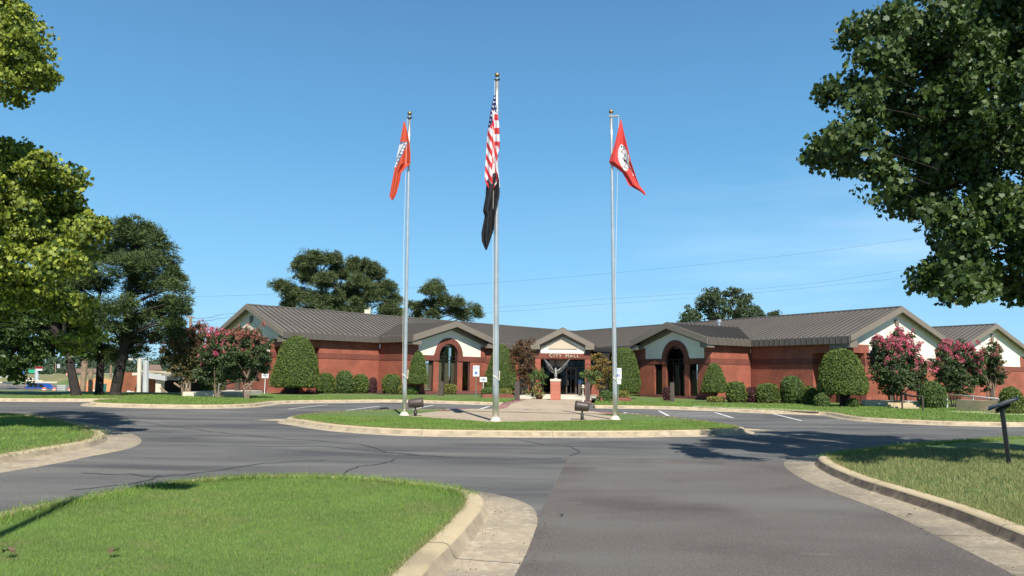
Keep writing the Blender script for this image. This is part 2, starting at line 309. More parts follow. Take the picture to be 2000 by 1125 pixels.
def clusters(blobs, dens, per, csz, flat=.5, rs=RS, hollow=.35):
    """blobs (x,y,z,r[,rz]); returns leaf points and cluster centres. Cluster sprays fill the blob with gaps."""
    C = []
    for b in blobs:
        r = b[3]; rz = b[4] if len(b) > 4 else r; n = max(4, int(dens*r*r)); q = inball(n, rs, hollow)*(1+.4*(rs.rand(n, 1) < .22)*rs.rand(n, 1))*np.array([r, r, rz]); C.append(q+np.array(b[:3]))
    C = np.concatenate(C); n = len(C); sz = csz*(.6+.8*rs.rand(n))
    Q = inball(n*per, rs).reshape(n, per, 3)*np.array([1, 1, flat])*sz[:, None, None]
    Q[:, :, 2] -= .35*(Q[:, :, 0]**2+Q[:, :, 1]**2)/np.maximum(sz[:, None], .01)      # sprays droop at the edge
    return (C[:, None, :]+Q).reshape(-1, 3), C
def limbs(mb, root, targets, r0=.05, n=5, sag=.0, rs=RS):
    root = Vector(root)
    for t in targets:
        t = Vector(t); d = t-root; m1 = root+d*.35+Vector(rs.normal(size=3)*d.length*.07); m2 = root+d*.7+Vector(rs.normal(size=3)*d.length*.06)
        mb.tube([root, m1, m2, t], [r0, r0*.7, r0*.45, r0*.15], n, cap=False)
def catmull(pts, k=6, closed=False):
    pts = [Vector(p) for p in pts]; n = len(pts); out = []
    rng = range(n) if closed else range(n-1)
    for i in rng:
        p0, p1, p2, p3 = (pts[(i+j) % n] if closed else pts[min(max(i+j, 0), n-1)] for j in (-1, 0, 1, 2))
        for s in range(k):
            t = s/k; out.append(.5*((2*p1)+(-p0+p2)*t+(2*p0-5*p1+4*p2-p3)*t*t+(-p0+3*p1-3*p2+p3)*t**3))
    if not closed: out.append(pts[-1])
    return out
def triangulate_fill(name, outline, z, m, base=None):
    """flat polygon (ngon triangulated) with a skirt down to base"""
    from mathutils.geometry import tessellate_polygon
    vs = [Vector((p[0], p[1], z)) for p in outline]; tr = [t for t in tessellate_polygon([vs]) if (vs[t[1]]-vs[t[0]]).cross(vs[t[2]]-vs[t[0]]).length > 1e-6]
    tr = [t if (vs[t[1]]-vs[t[0]]).cross(vs[t[2]]-vs[t[0]]).z > 0 else t[::-1] for t in tr]
    me = bpy.data.meshes.new(name); me.from_pydata([tuple(v) for v in vs], [], tr); me.update()
    o = link(name, me, m)
    return tag(o, None, None, kind='structure')
def inpoly(X, Y, poly):
    inside = np.zeros(len(X), bool); n = len(poly)
    for i in range(n):
        x1, y1 = poly[i][0], poly[i][1]; x2, y2 = poly[(i+1) % n][0], poly[(i+1) % n][1]
        c = ((y1 > Y) != (y2 > Y)) & (X < (x2-x1)*(Y-y1)/((y2-y1) or 1e-9)+x1); inside ^= c
    return inside

# ------------------------------------------------------------ ground, road, kerbs, lawns
def hz(x, y):
    a = min(max((y-49)/14, 0), 1); b = min(max((-x-(14+.0*y))/4, 0), 1); a = a*a*(3-2*a); return -.04-2.55*a*b
xs = [-600, -300, -200, -140, -100, -80]+[-70+2*i for i in range(31)]+[0, 20, 40, 60, 80, 120, 200, 400]; ys = [-40, 0, 20, 40, 45]+[48+1.5*i for i in range(12)]+[70, 90, 120, 160, 220, 400, 900, 1600]
mb = MB(); nx = len(xs); mb.v = [(x, y, hz(x, y)) for y in ys for x in xs]
mb.f = [(j*nx+i, j*nx+i+1, (j+1)*nx+i+1, (j+1)*nx+i) for j in range(len(ys)-1) for i in range(nx-1)]; mb.mi = [0]*len(mb.f)
tag(mb.build('ground', 'dry', uv=False), None, None, kind='structure')
mb = MB().poly([(-70, -12, 0), (60, -12, 0), (60, 46, 0), (-70, 46, 0)]); tag(mb.build('road', 'asphalt', uv=False), None, None, kind='structure')
# brown older patch in front
q = [G(1110, 893), G(1300, 896), G(1546, 905), G(1700, 985), G(2000, 1130), G(2600, 1500), G(900, 1500), G(1005, 1125), G(1048, 1012), G(1082, 950)]
tag(MB().poly([(p.x, p.y, .004) for p in q]).build('road_patch', 'asphalt2', uv=False), None, None, kind='structure')
def strip(pts, w, z, mb):
    pts = [Vector(p) for p in pts]
    for a, b in zip(pts[:-1], pts[1:]):
        d = (b-a); d.z = 0; n_ = Vector((-d.y, d.x, 0)).normalized()*w/2
        mb.poly([(a.x-n_.x, a.y-n_.y, z), (b.x-n_.x, b.y-n_.y, z), (b.x+n_.x, b.y+n_.y, z), (a.x+n_.x, a.y+n_.y, z)])
cr = MB()
for path in ([(330, 802), (420, 808), (560, 812), (640, 818)], [(250, 820), (350, 835), (430, 845), (540, 856), (700, 869), (780, 886), (960, 897), (1100, 895)], [(230, 870), (420, 871), (520, 872), (640, 873), (820, 890)],
             [(170, 923), (315, 930), (400, 923), (520, 905), (630, 900)], [(140, 957), (260, 945), (310, 930)], [(668, 926), (700, 912), (750, 905), (775, 896)],
             [(1000, 857), (1060, 868), (1110, 872), (1130, 882), (1112, 892)], [(1900, 860), (1700, 850), (1500, 858)], [(1750, 838), (1900, 842), (2050, 846)]):
    pts = [G(*p) for p in path]; pts = catmull(pts, 5)
    pts = [p+Vector((random.uniform(-.04, .04), random.uniform(-.12, .12), 0)) for p in pts]; strip(pts, .035 if path[0][1] > 800 else .02, .008, cr)
tag(cr.build('road_cracks', 'seam', uv=False), None, None, kind='structure')
# parking lines
pl = MB()
for a, b, w in (((563, 799), (641, 790.5), .12), ((676, 802), (741, 793.5), .12), ((790, 803), (846, 791.5), .12), ((918, 805), (955, 794), .16), ((1287, 802.5), (1306, 812.5), .14), ((1396, 805.5), (1432, 816.5), .14), ((1510, 808.5), (1566, 822), .14),
                ((1296, 804.2), (1398, 806.6), .16), ((1300, 807), (1407, 810), .15), ((1304, 809.8), (1418, 813.4), .14), ((1306, 812.5), (1430, 816), .1), ((1570, 823), (1640, 822), .05)):
    strip([G(*a), G(*b)], w, .006, pl)
tag(pl.build('road_markings', 'line', uv=False), None, None, kind='structure')
def isa(mb, c, s, yaw, z):      # painted wheelchair symbol
    R = Matrix.Rotation(yaw, 3, 'Z'); f = lambda x, y: tuple(Vector(c)+R@Vector((x*s, y*s, 0))+Vector((0, 0, z)))
    def bar(a, b, w):
        a = Vector(a); b = Vector(b); d = (b-a).normalized(); n_ = Vector((-d.y, d.x))*w/2; mb.poly([f(*(a-n_)), f(*(b-n_)), f(*(b+n_)), f(*(a+n_))])
    bar((0, .75), (0, .1), .16); bar((0, .1), (.45, .1), .14); bar((.45, .1), (.6, -.4), .14); bar((0, .45), (.35, .45), .1)
    for k in range(9):
        a = radians(95+k*22); b = radians(95+(k+1)*22); mb.poly([f(.42*cos(a), -.2+.42*sin(a)), f(.42*cos(b), -.2+.42*sin(b)), f(.55*cos(b), -.2+.55*sin(b)), f(.55*cos(a), -.2+.55*sin(a))])
    mb.poly([f(.13*cos(t*pi/4), .92+.13*sin(t*pi/4)) for t in range(8)])
sy = MB(); isa(sy, G(868, 801), 1.0, -YAW, .007); isa(sy, G(1222, 808), 1.0, -YAW, .007)
tag(sy.build('accessible_bay_marking', 'line', uv=False), None, None, kind='structure')

def kerb(name, line, side, gut, closed=False, dirt=None):
    """sweep a kerb + gutter profile on the road side of the grass edge"""
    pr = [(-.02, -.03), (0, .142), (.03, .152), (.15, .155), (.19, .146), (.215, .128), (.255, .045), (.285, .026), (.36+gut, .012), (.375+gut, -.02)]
    pts = line; n = len(pts); V = []; F = []
    for i, p in enumerate(pts):
        a = pts[(i-1) % n if closed else max(i-1, 0)]; b = pts[(i+1) % n if closed else min(i+1, n-1)]; d = (b-a); d.z = 0; d.normalize(); nn = Vector((d.y, -d.x, 0))*side
        for o, z in pr: V.append((p.x+nn.x*o, p.y+nn.y*o, z))
    k = len(pr)
    for i in range(n if closed else n-1):
        for j in range(k-1):
            q = [i*k+j, i*k+j+1, ((i+1) % n)*k+j+1, ((i+1) % n)*k+j]; F.append(tuple(q if side > 0 else q[::-1]))
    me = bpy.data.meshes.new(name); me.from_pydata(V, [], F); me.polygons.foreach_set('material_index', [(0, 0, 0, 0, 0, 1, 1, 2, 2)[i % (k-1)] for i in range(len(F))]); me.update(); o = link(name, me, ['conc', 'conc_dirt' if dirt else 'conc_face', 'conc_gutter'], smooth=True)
    tag(o, None, None, kind='structure')
    # joints: thin dark grooves across the kerb
    jm = MB(); acc = 0
    for i in range(1, n-1):
        acc += (pts[i]-pts[i-1]).length
        if acc > 3.0:
            acc = 0; d = (pts[i+1]-pts[i-1]); d.z = 0; d.normalize(); nn = Vector((d.y, -d.x, 0))*side
            for j in range(1, k-2):
                a, b = pr[j], pr[j+1]; w = d*.0045
                e = Vector((0, 0, .004)); P0 = pts[i].copy(); P0.z = 0
                A_ = P0+nn*a[0]+Vector((0, 0, a[1]))+e; B_ = P0+nn*b[0]+Vector((0, 0, b[1]))+e; jm.poly([A_-w, B_-w, B_+w, A_+w])
    if jm.f: tag(jm.build(name+'_joints', 'seam', uv=False), None, None, kind='structure')
    return o
ZL = .14
def pxline(pts, z=.15, k=5, closed=False): return catmull([G(a, b, z) for a, b in pts], k, closed)
K1 = pxline([(560, 1330), (690, 1185), (765, 1120), (800, 1086), (850, 1043), (886, 1008), (906, 985), (905, 967), (870, 955), (800, 945), (700, 935), (600, 931), (500, 932), (400, 938), (300, 950), (200, 968), (100, 988), (0, 1012), (-250, 1080), (-500, 1160)])
K2 = pxline([(2300, 846), (2000, 855), (1900, 860), (1800, 868), (1700, 879), (1645, 886), (1622, 893), (1640, 907), (1700, 931), (1800, 960), (1900, 990), (2000, 1026), (2200, 1100), (2700, 1290)])
K3 = pxline([(-400, 800), (-150, 803), (0, 808), (50, 812), (100, 820), (150, 831), (178, 841), (182, 851), (150, 862), (60, 876), (0, 886), (-200, 912), (-600, 960)])
K4 = pxline([(574, 816), (600, 820), (640, 826), (700, 832), (800, 837.5), (960, 840), (1150, 841), (1300, 840), (1400, 838), (1436, 836.5), (1425, 831), (1330, 818), (1250, 811), (1170, 806), (1050, 802), (900, 800), (760, 801), (700, 803), (640, 806), (595, 811)], closed=True)
K5 = pxline([(985, 786), (900, 783.5), (780, 780.5), (700, 780.5), (545, 782.5), (510, 785.5), (470, 789), (400, 790.5), (300, 789.5), (220, 787.2), (188, 785.5), (196, 781.5), (240, 778.7), (100, 778.2), (0, 777.7), (-300, 775)])
K6 = pxline([(1160, 791), (1260, 792.5), (1355, 795), (1480, 800), (1600, 803.8), (1632, 806), (1660, 811), (1700, 815.5), (1800, 820.5), (1900, 823.5), (2000, 824.5), (2300, 827)])
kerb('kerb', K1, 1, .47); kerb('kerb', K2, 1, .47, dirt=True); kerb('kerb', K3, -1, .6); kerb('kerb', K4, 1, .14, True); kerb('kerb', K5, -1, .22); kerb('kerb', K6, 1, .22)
for q in (G(1443, 838), G(562, 820)):      # gutter tips of the island
    s_ = 1 if q.x > 0 else -1
    tag(MB().poly([(q.x-.3*s_, q.y-.9, .013), (q.x+1.0*s_, q.y-.5, .005), (q.x-.2*s_, q.y+.6, .013)][::s_]).build('gutter_tip', 'conc', uv=False), None, None, kind='structure')
L1 = K1+[Vector((-14, 1.5, 0)), Vector((-3, 1.5, 0))]; L2 = K2+[Vector((14, 2, 0)), Vector((30, 2, 0)), Vector((30, 22, 0))]; L3 = K3+[Vector((-40, 16, 0)), Vector((-40, 25, 0))]; L4 = K4
L5 = K5+[Vector((-45, 44, 0)), Vector((-45, 50, 0)), Vector((-19, 51, 0)), Vector((-15, 70, 0)), Vector((10.5, 90, 0)), B(-2.3, 40)]
L6 = K6+[Vector((60, 45, 0)), Vector((60, 100, 0)), Vector((10.5, 90, 0)), B(2.9, 40)]
for o_, l_ in (('lawn', L1), ('lawn', L2), ('lawn', L3), ('lawn', L4), ('lawn', L5), ('lawn', L6)): triangulate_fill(o_, l_, ZL, 'lawn')
def offpath(X, Y):      # no grass on the plaza or the crossing
    x, y = X-OX, Y-OY; u = x*cos(YAW)-y*sin(YAW); v = x*sin(YAW)+y*cos(YAW); pl = [(-3.7, 2.25), (-.1, -.22), (3.75, 2.5), (3.9, 4.6), (2.9, 6.8), (-3.2, 6.4)]
    return ~(inpoly(u, v, pl) | ((np.abs(u-.3) < np.where(v < 9, 3.5, 2.35)) & (v > 6.2) & (v < 24)))
# grass blades, denser near the camera
def grass(polys, xr, yr, dens, h, w, m, name='grass', keep=None):
    Ps = []
    for poly in polys:
        n = int((xr[1]-xr[0])*(yr[1]-yr[0])*dens); X = RS.uniform(*xr, n); Y = RS.uniform(*yr, n); k = inpoly(X, Y, poly) & offpath(X, Y)
        if keep is not None: k &= keep(X, Y)
        Ps.append(np.stack([X[k], Y[k]], 1))
    P = np.concatenate(Ps); n = len(P); a = RS.rand(n)*2*pi; hh = h*(.5+.8*RS.rand(n)); t = np.stack([np.cos(a), np.sin(a)], 1)*w; ln = RS.normal(size=(n, 2))*h*.38
    V = np.zeros((n, 3, 3)); V[:, 0, :2] = P-t/2; V[:, 1, :2] = P+t/2; V[:, 2, :2] = P+ln; V[:, :2, 2] = ZL-.005; V[:, 2, 2] = ZL+hh
    return V.reshape(-1, 3)
vis = lambda X, Y: np.abs(X) < .75*Y+1
V = [grass([L1], (-9, 1), (4.5, 7.6), 6500, .024, .0042, 0, keep=vis), grass([L1], (-9, 1), (7.6, 10.5), 4200, .027, .0055, 0, keep=vis), grass([L4], (-9, 10), (19, 26), 900, .05, .013, 0), grass([L3], (-17, -7), (12, 25), 600, .05, .014, 0, keep=vis),
     grass([L5, L6], (-25, 25), (30, 47), 150, .06, .03, 0, keep=vis)]
def near(K, d):
    A_ = np.array([(p.x, p.y) for p in K])
    return lambda X, Y: np.min(np.hypot(X[:, None]-A_[None, ::2, 0], Y[:, None]-A_[None, ::2, 1]), axis=1) < d
tag(npmesh('grass', np.concatenate(V), 3, 'blade'), 'short green lawn grass on the kerbed lawns and flagpole island', 'grass', kind='stuff')
# ragged drier fringe at kerbs and the sun-bleached right lawn
def fringe(K, n, h, w, spread=.09, zdrop=0):
    seg = [(K[i], K[i+1]) for i in range(len(K)-1) if K[i].y > 3 and abs(K[i].x) < .8*K[i].y+1]
    ln = np.array([(b-a).length for a, b in seg]); ln /= ln.sum(); ix = RS.choice(len(seg), n, p=ln); a = np.array([(s[0].x, s[0].y) for s in seg])[ix]; b = np.array([(s[1].x, s[1].y) for s in seg])[ix]
    P = a+(b-a)*RS.rand(n, 1)+RS.normal(size=(n, 2))*spread*.5; P = P[offpath(P[:, 0], P[:, 1])]; n = len(P); t_ = RS.normal(size=(n, 2)); t_ /= np.linalg.norm(t_, axis=1)[:, None]
    V = np.zeros((n, 3, 3)); V[:, 0, :2] = P-t_*w/2; V[:, 1, :2] = P+t_*w/2; V[:, 2, :2] = P+RS.normal(size=(n, 2))*h*.6; V[:, :2, 2] = ZL; V[:, 2, 2] = ZL+h*(.4+.8*RS.rand(n)); return V.reshape(-1, 3)
FE = lambda K, a, b, n, h, w: fringe([p for p in K if a(p)], n, h, w, b)
tag(npmesh('grass', np.concatenate([FE(K1, lambda p: p.y > 9.3 or p.x < -3.5, .22, 9000, .07, .008), FE(K2, lambda p: p.y > 14.5, .25, 5000, .08, .012)]), 3, 'blade'), 'uncut grass leaning over the far edges of the near lawns', 'grass', kind='stuff')
pc_ = [(RS.uniform(-6, .5), RS.uniform(5, 10), RS.uniform(.12, .5)) for _ in range(46)]
patch = lambda X, Y: vis(X, Y) & np.any([np.hypot(X-a, (Y-b)*.7) < r*(.6+.5*RS.rand(len(X))) for a, b, r in pc_], axis=0)
V = [grass([L1], (-7, 1), (4.5, 10.5), 1500, .02, .005, 0, keep=patch), grass([L2], (3.5, 13), (5.5, 9.5), 2600, .05, .007, 0, keep=vis), grass([L2], (3.5, 15), (9.5, 17), 1000, .055, .011, 0, keep=vis), fringe(K1, 6000, .045, .006, .06), fringe(K2, 6000, .06, .008), fringe(K3, 5000, .07, .012, .3), fringe(K4, 9000, .07, .016), fringe(K5, 4000, .07, .03), fringe(K6, 3000, .07, .03)]
tag(npmesh('grass', np.concatenate(V), 3, 'bladed'), 'drier straw-tinged grass on the right lawn and along the kerb edges', 'grass', kind='stuff')

# ------------------------------------------------------------ plaza and path
pz = .148
def flat(name, pts, z, m): return tag(MB().poly([(p[0], p[1], z) for p in pts]).build(name, m), None, None, kind='structure')
PL = [B(-3.7, 2.25), B(-.1, -.22), B(3.75, 2.5), B(3.9, 4.6), B(2.9, 6.8), B(-3.2, 6.4)]
flat('plaza_paving', [PL[i] for i in (0, 1, 2, 3, 4, 5)], pz+.002, 'pave')
def ribbon(name, u0, u1, vs, zs, m):
    mb = MB()
    for i in range(len(vs)-1):
        mb.poly([B(u0(vs[i]), vs[i], zs[i]), B(u1(vs[i]), vs[i], zs[i]), B(u1(vs[i+1]), vs[i+1], zs[i+1]), B(u0(vs[i+1]), vs[i+1], zs[i+1])])
    return tag(mb.build(name, m), None, None, kind='structure')
vs = [6.4, 8.5, 9.8, 14.0, 15.4, 17, 33]; zs = [.164, .167, .022, .022, .158, .156, .156]
hw = lambda v: float(np.interp(v, [6.4, 8.5, 9.8, 11, 33], [3.2, 2.6, 1.9, 1.75, 1.7]))
ribbon('footpath', lambda v: .3-hw(v), lambda v: .3+hw(v), vs, zs, 'pave')
ribbon('footpath_border', lambda v: .3-hw(v)-.5, lambda v: .3-hw(v)-.001, vs[:-1]+[24], [z+.001 for z in zs], 'pavebrick')
ribbon('footpath_border', lambda v: .3+hw(v)+.001, lambda v: .3+hw(v)+.55, vs[:-1]+[24], [z+.001 for z in zs], 'pavebrick')
mb = MB(); strip([B(-3.5, 7.2), B(3.7, 7.2)], .06, pz+.006, mb); tag(mb.build('path_joint', 'seam', uv=False), None, None, kind='structure')
sy = MB(); isa(sy, B(-.3, 11.6), .7, -YAW, .03); tag(sy.build('faded_path_emblem', 'flagslate', uv=False), None, None, kind='structure')
MB().box(B(.2, 29.2, .2), (5.2, 7.6, .16), -YAW).build('entrance_platform', 'concp')['kind'] = 'structure'
mb = MB()
for x0, x1, y in ((1352, 1600, 0),):
    P4 = MB()
    for a, b in (((1352, 792.5, 1480, 797), (1355, 795.2, 1480, 800.2)), ((1480, 797, 1600, 801.5), (1480, 800.2, 1600, 804.2))):
        P4.poly([G(a[0], a[1], .152), G(a[2], a[3], .152), G(b[2], b[3], .152), G(b[0], b[1], .152)])
tag(P4.build('pavement_strip', 'concp'), None, None, kind='structure')
P4 = [G(1838, 803.5, .15), G(2000, 811, .15), G(2100, 818, .15), G(2100, 810, .15), G(1990, 805, .15), G(1940, 803, .15)]
tag(MB().poly(P4).build('footpath', 'concp'), None, None, kind='structure')

# ------------------------------------------------------------ buildings
Fz, EB, ET, RZ, RW, OV, LW = .14, 3.95, 4.41, 6.57, 5.13, .42, 31.45
SL = (RZ-ET)/(RW+OV)
def hx(mb, s, t0, t1, o0, o1, z0, z1, mi=0, f=WG):
    mb.hexa([f(s, t0, o0, z0), f(s, t1, o0, z0), f(s, t1, o1, z0), f(s, t0, o1, z0)], [f(s, t0, o0, z1), f(s, t1, o0, z1), f(s, t1, o1, z1), f(s, t0, o1, z1)], mi)
BELT = [(2.66, 3.05)]
def bwall(W_, Bt, Pl, s, t0, t1, o0, o1, z1=EB, ofs=0, pr=.03):
    """brick wall block with a proud belt course and plinth"""
    hx(W_, s, t0, t1, o0+ofs, o1+ofs, Fz-.1, min(z1, 2.655))
    if z1 > 2.7:
        hx(Bt, s, t0-pr, t1+pr, min(o0, o1)+ofs-pr, max(o0, o1)+ofs+pr, 2.655, 3.045)
        if z1 > 3.1: hx(W_, s, t0, t1, o0+ofs, o1+ofs, 3.045, z1)
    hx(Pl, s, t0-pr*.6, t1+pr*.6, min(o0, o1)+ofs-pr*.6, max(o0, o1)+ofs+pr*.6, Fz-.1, .36)
def roofz(o): return ET+SL*(OV-o) if o > -RW else RZ-SL*(-RW-o)
def window(root, f3, x0, x1, z0, z1, ncol=1, arch=None, blind=None, name='window', bars=(), deep=.16, gm='glass'):
    """f3(x, depth, z) -> world; depth 0 is the wall face, negative goes inside"""
    fr = MB(); w = .05
    def bx(a, b, c, d, d0=-deep, d1=-deep+.07, mb=fr): mb.hexa([f3(a, d0, c), f3(b, d0, c), f3(b, d1, c), f3(a, d1, c)], [f3(a, d0, d), f3(b, d0, d), f3(b, d1, d), f3(a, d1, d)])
    bx(x0, x0+w, z0, z1); bx(x1-w, x1, z0, z1); bx(x0+w, x1-w, z0, z0+w); bx(x0+w, x1-w, z1-w, z1)
    for k in range(1, ncol):
        xm = x0+(x1-x0)*k/ncol; bx(xm-.035, xm+.035, z0+w, z1-w)
    for zb in bars: bx(x0+w, x1-w, zb-.03, zb+.03, -deep+.001, -deep+.068)
    if arch:
        cx, cz, r = arch; n = 14
        for k in range(n):
            a, b = pi*k/n, pi*(k+1)/n
            q = [(cx+r*cos(a), cz+r*sin(a)), (cx+r*cos(b), cz+r*sin(b)), (cx+(r-w)*cos(b), cz+(r-w)*sin(b)), (cx+(r-w)*cos(a), cz+(r-w)*sin(a))]
            fr.hexa([f3(x, -deep, z) for x, z in q], [f3(x, -deep+.07, z) for x, z in q])
    fo = fr.build(name, 'dark', root)
    g = MB().poly([f3(x0+w, -deep+.03, z0+w), f3(x1-w, -deep+.03, z0+w), f3(x1-w, -deep+.03, z1-w), f3(x0+w, -deep+.03, z1-w)])
    if arch: g.poly([f3(cx+(r-.03)*cos(pi*k/14), -deep+.03, cz+.0+(r-.03)*sin(pi*k/14)) for k in range(15)])
    g.build('pane', gm, fo)
    bk = MB(); bx(x0-.02, x1+.02, z0-.02, (arch[1]+arch[2] if arch else z1)+.02, -1.2, -1.15, bk); bk.build('interior', 'inside', fo)
    if blind:
        for xa, xb, za, zb in blind:
            bm_ = MB(); n = max(3, int((xb-xa)/.09))
            for k in range(n):
                a = xa+(xb-xa)*k/n; b = xa+(xb-xa)*(k+1)/n
                bm_.hexa([f3(a, -deep-.08, za), f3(b-.012, -deep-.05, za), f3(b-.012, -deep-.06, za), f3(a, -deep-.09, za)], [f3(a, -deep-.08, zb), f3(b-.012, -deep-.05, zb), f3(b-.012, -deep-.06, zb), f3(a, -deep-.09, zb)])
            bm_.build('blind', 'blind', fo)
    return fo

def wing(root, s, ofs, tL, t0, notch, mid_door, seamed=True, tcut=None):
    """long gabled wing; ofs shifts it away from the courtyard"""
    f = lambda s_, t, o, z=0: WG(s_, t, o+ofs, z)
    Lr = tL; Lg = tL-.42
    W_, Bt, Pl, St, Rf, Fa, Tr = MB(), MB(), MB(), MB(), MB(), MB(), MB(); SE = 1
    segs = [(1.0, 15.4), (23.0, 28.3 if notch else Lg)] if notch else [(t0, Lg)]
    for a, b in segs: bwall(W_, Bt, Pl, s, a, b, -.3, 0, ofs=ofs)
    if notch:
        bwall(W_, Bt, Pl, s, 28.0, 28.3, -1.6, -.3)
        hx(W_, s, 28.3, Lg-.35, -1.9, -1.6, Fz-.1, EB)
        hx(W_, s, 28.3, Lg, -.32, -.02, 3.4, EB); hx(W_, s, Lg-.3, Lg-.001, -1.6, -.32, 3.4, EB)
        hx(Tr, s, 28.3, Lg-.3, -1.6, -.32, 3.5, 3.55)
        dr = MB(); hx(dr, s, 28.9, 29.9, -1.597, -1.56, Fz, 2.3); d_ = dr.build('porch_door', 'dark', root)
        kn = MB().tube([WG(s, 29.8, -1.55, 1.05), WG(s, 29.8, -1.45, 1.05)], .03, 6); kn.build('handle', 'alud', d_)
        # corner pier with a flared foot
        hx(W_, s, Lg-.36, Lg+.02, -2.05, -1.58, .5, 2.655); hx(Bt, s, Lg-.39, Lg+.05, -2.08, -1.55, 2.655, 3.045); hx(W_, s, Lg-.36, Lg+.02, -2.05, -1.58, 3.045, EB)
        W_.hexa([f(s, Lg-.42, -1.5, Fz-.1), f(s, Lg+.2, -1.5, Fz-.1), f(s, Lg+.2, -2.05, Fz-.1), f(s, Lg-.42, -2.05, Fz-.1)], [f(s, Lg-.36, -1.58, .5), f(s, Lg+.02, -1.58, .5), f(s, Lg+.02, -2.05, .5), f(s, Lg-.36, -2.05, .5)])
    # gable end wall
    g0, g1 = (-2.05, -2*RW-.1) if notch else (0, -2*RW-.1)
    hx(W_, s, Lg-.3, Lg, g1+ofs, g0+ofs, Fz-.1, 2.655); hx(Bt, s, Lg-.33, Lg+.03, g1+ofs, g0+ofs, 2.655, 3.045); hx(Pl, s, Lg-.3, Lg+.02, g1+ofs, g0+ofs-.03, Fz-.1, .36)
    hx(W_, s, Lg-.3, Lg, g1+ofs, -9.5+ofs, 3.045, EB)
    if not notch: hx(W_, s, Lg-.3, Lg, -1.2+ofs, g0+ofs, 3.045, EB)
    hx(St, s, Lg-.28, Lg-.02, -9.5+ofs, (-2.05 if notch else -1.2)+ofs, 3.045, EB)
    top = lambda o: roofz(o)-.12
    os_ = [.3, -RW, -2*RW-.3]
    St.prism([f(s, Lg-.28, os_[0], EB), f(s, Lg-.28, os_[2], EB), f(s, Lg-.28, os_[2], top(os_[2])), f(s, Lg-.28, os_[1], top(os_[1])), f(s, Lg-.28, os_[0], top(os_[0]))], f(s, Lg-.02, 0)-f(s, Lg-.28, 0))
    # rear wall
    hx(W_, s, max(t0, 12), Lg-.3, -2*RW+ofs, -2*RW+.3+ofs, Fz-.1, EB)
    # roof sheets
    tv = (lambda o: o/TB) if tcut is None else (lambda o: tcut)
    oe, orr, ob = OV, -RW, -2*RW-OV
    for zo, mbx in ((0, Rf),):
        Rf.hexa([f(s, tv(oe), oe, ET-.06), f(s, Lr, oe, ET-.06), f(s, Lr, orr, RZ-.06), f(s, tv(orr), orr, RZ-.06)], [f(s, tv(oe), oe, ET), f(s, Lr, oe, ET), f(s, Lr, orr, RZ), f(s, tv(orr), orr, RZ)])
        Rf.hexa([f(s, tv(ob), ob, ET-.06), f(s, Lr, ob, ET-.06), f(s, Lr, orr, RZ-.06), f(s, tv(orr), orr, RZ-.06)], [f(s, tv(ob), ob, ET), f(s, Lr, ob, ET), f(s, Lr, orr, RZ), f(s, tv(orr), orr, RZ)])
    t = Lr-.02; sp = .445
    while t > tv(orr)+.05:
        oa = oe if t > tv(oe) else t*TB
        if oa > orr+.1:
            a = f(s, t, oa, roofz(oa)); b = f(s, t, orr, RZ); dx = (f(s, 1, 0)-f(s, 0, 0))*.021; up = Vector((0, 0, .085))
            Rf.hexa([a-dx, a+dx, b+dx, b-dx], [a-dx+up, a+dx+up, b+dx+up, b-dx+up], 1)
        if t > tv(oe)+.1:
            hx(Fa, s, t-.014, t+.014, oe+.05+ofs, oe+.082+ofs, EB+.01, ET-.01)
        t -= sp
    hx(Rf, s, tv(orr), Lr, orr-.12+ofs, orr+.12+ofs, RZ-.01, RZ+.07)
    hx(Fa, s, max(tv(oe), .5), Lr+.001, oe-.02+ofs, oe+.05+ofs, EB, ET+.01)
    hx(Fa, s, max(tv(oe), .5), Lg, oe-.4+ofs, oe-.02+ofs, EB+.02, EB+.05)
    # rake band and soffit at the gable
    for oa, ob_ in ((oe, orr), (ob, orr)):
        za, zb = ET, RZ
        Tr.hexa([f(s, Lr, oa, za-.34), f(s, Lr+.1, oa, za-.34), f(s, Lr+.1, ob_, zb-.34), f(s, Lr, ob_, zb-.34)], [f(s, Lr, oa, za+.03), f(s, Lr+.1, oa, za+.03), f(s, Lr+.1, ob_, zb+.03), f(s, Lr, ob_, zb+.03)])
        Tr.hexa([f(s, Lg-.02, oa, za-.13), f(s, Lr, oa, za-.13), f(s, Lr, ob_, zb-.13), f(s, Lg-.02, ob_, zb-.13)], [f(s, Lg-.02, oa, za-.09), f(s, Lr, oa, za-.09), f(s, Lr, ob_, zb-.09), f(s, Lg-.02, ob_, zb-.09)])
    hx(Tr, s, Lg+.001, Lr-.001, -.35+ofs, oe-.02+ofs, EB-.25, EB+.2); hx(Tr, s, Lg-1.2, Lg, .001+ofs, .3+ofs, EB-.28, EB-.001)
    # louvred half-round vent with keystone
    Vt = MB(); c = -RW; n = 12
    for k in range(n):
        a, b = pi*k/n, pi*(k+1)/n; q = [(c+1.15*cos(a), 4.15+1.15*sin(a)), (c+1.15*cos(b), 4.15+1.15*sin(b)), (c+1.0*cos(b), 4.15+1.0*sin(b)), (c+1.0*cos(a), 4.15+1.0*sin(a))]
        Vt.hexa([f(s, Lg-.015, o, z) for o, z in q], [f(s, Lg+.05, o, z) for o, z in q])
    for k in range(12):
        z = 3.5+k*.13; hwid = .98 if z < 4.15 else sqrt(max(.96-(z-4.15)**2, 0)); hx(Vt, s, Lg-.015, Lg+.03, c-hwid+ofs, c+hwid+ofs, z, z+.07)
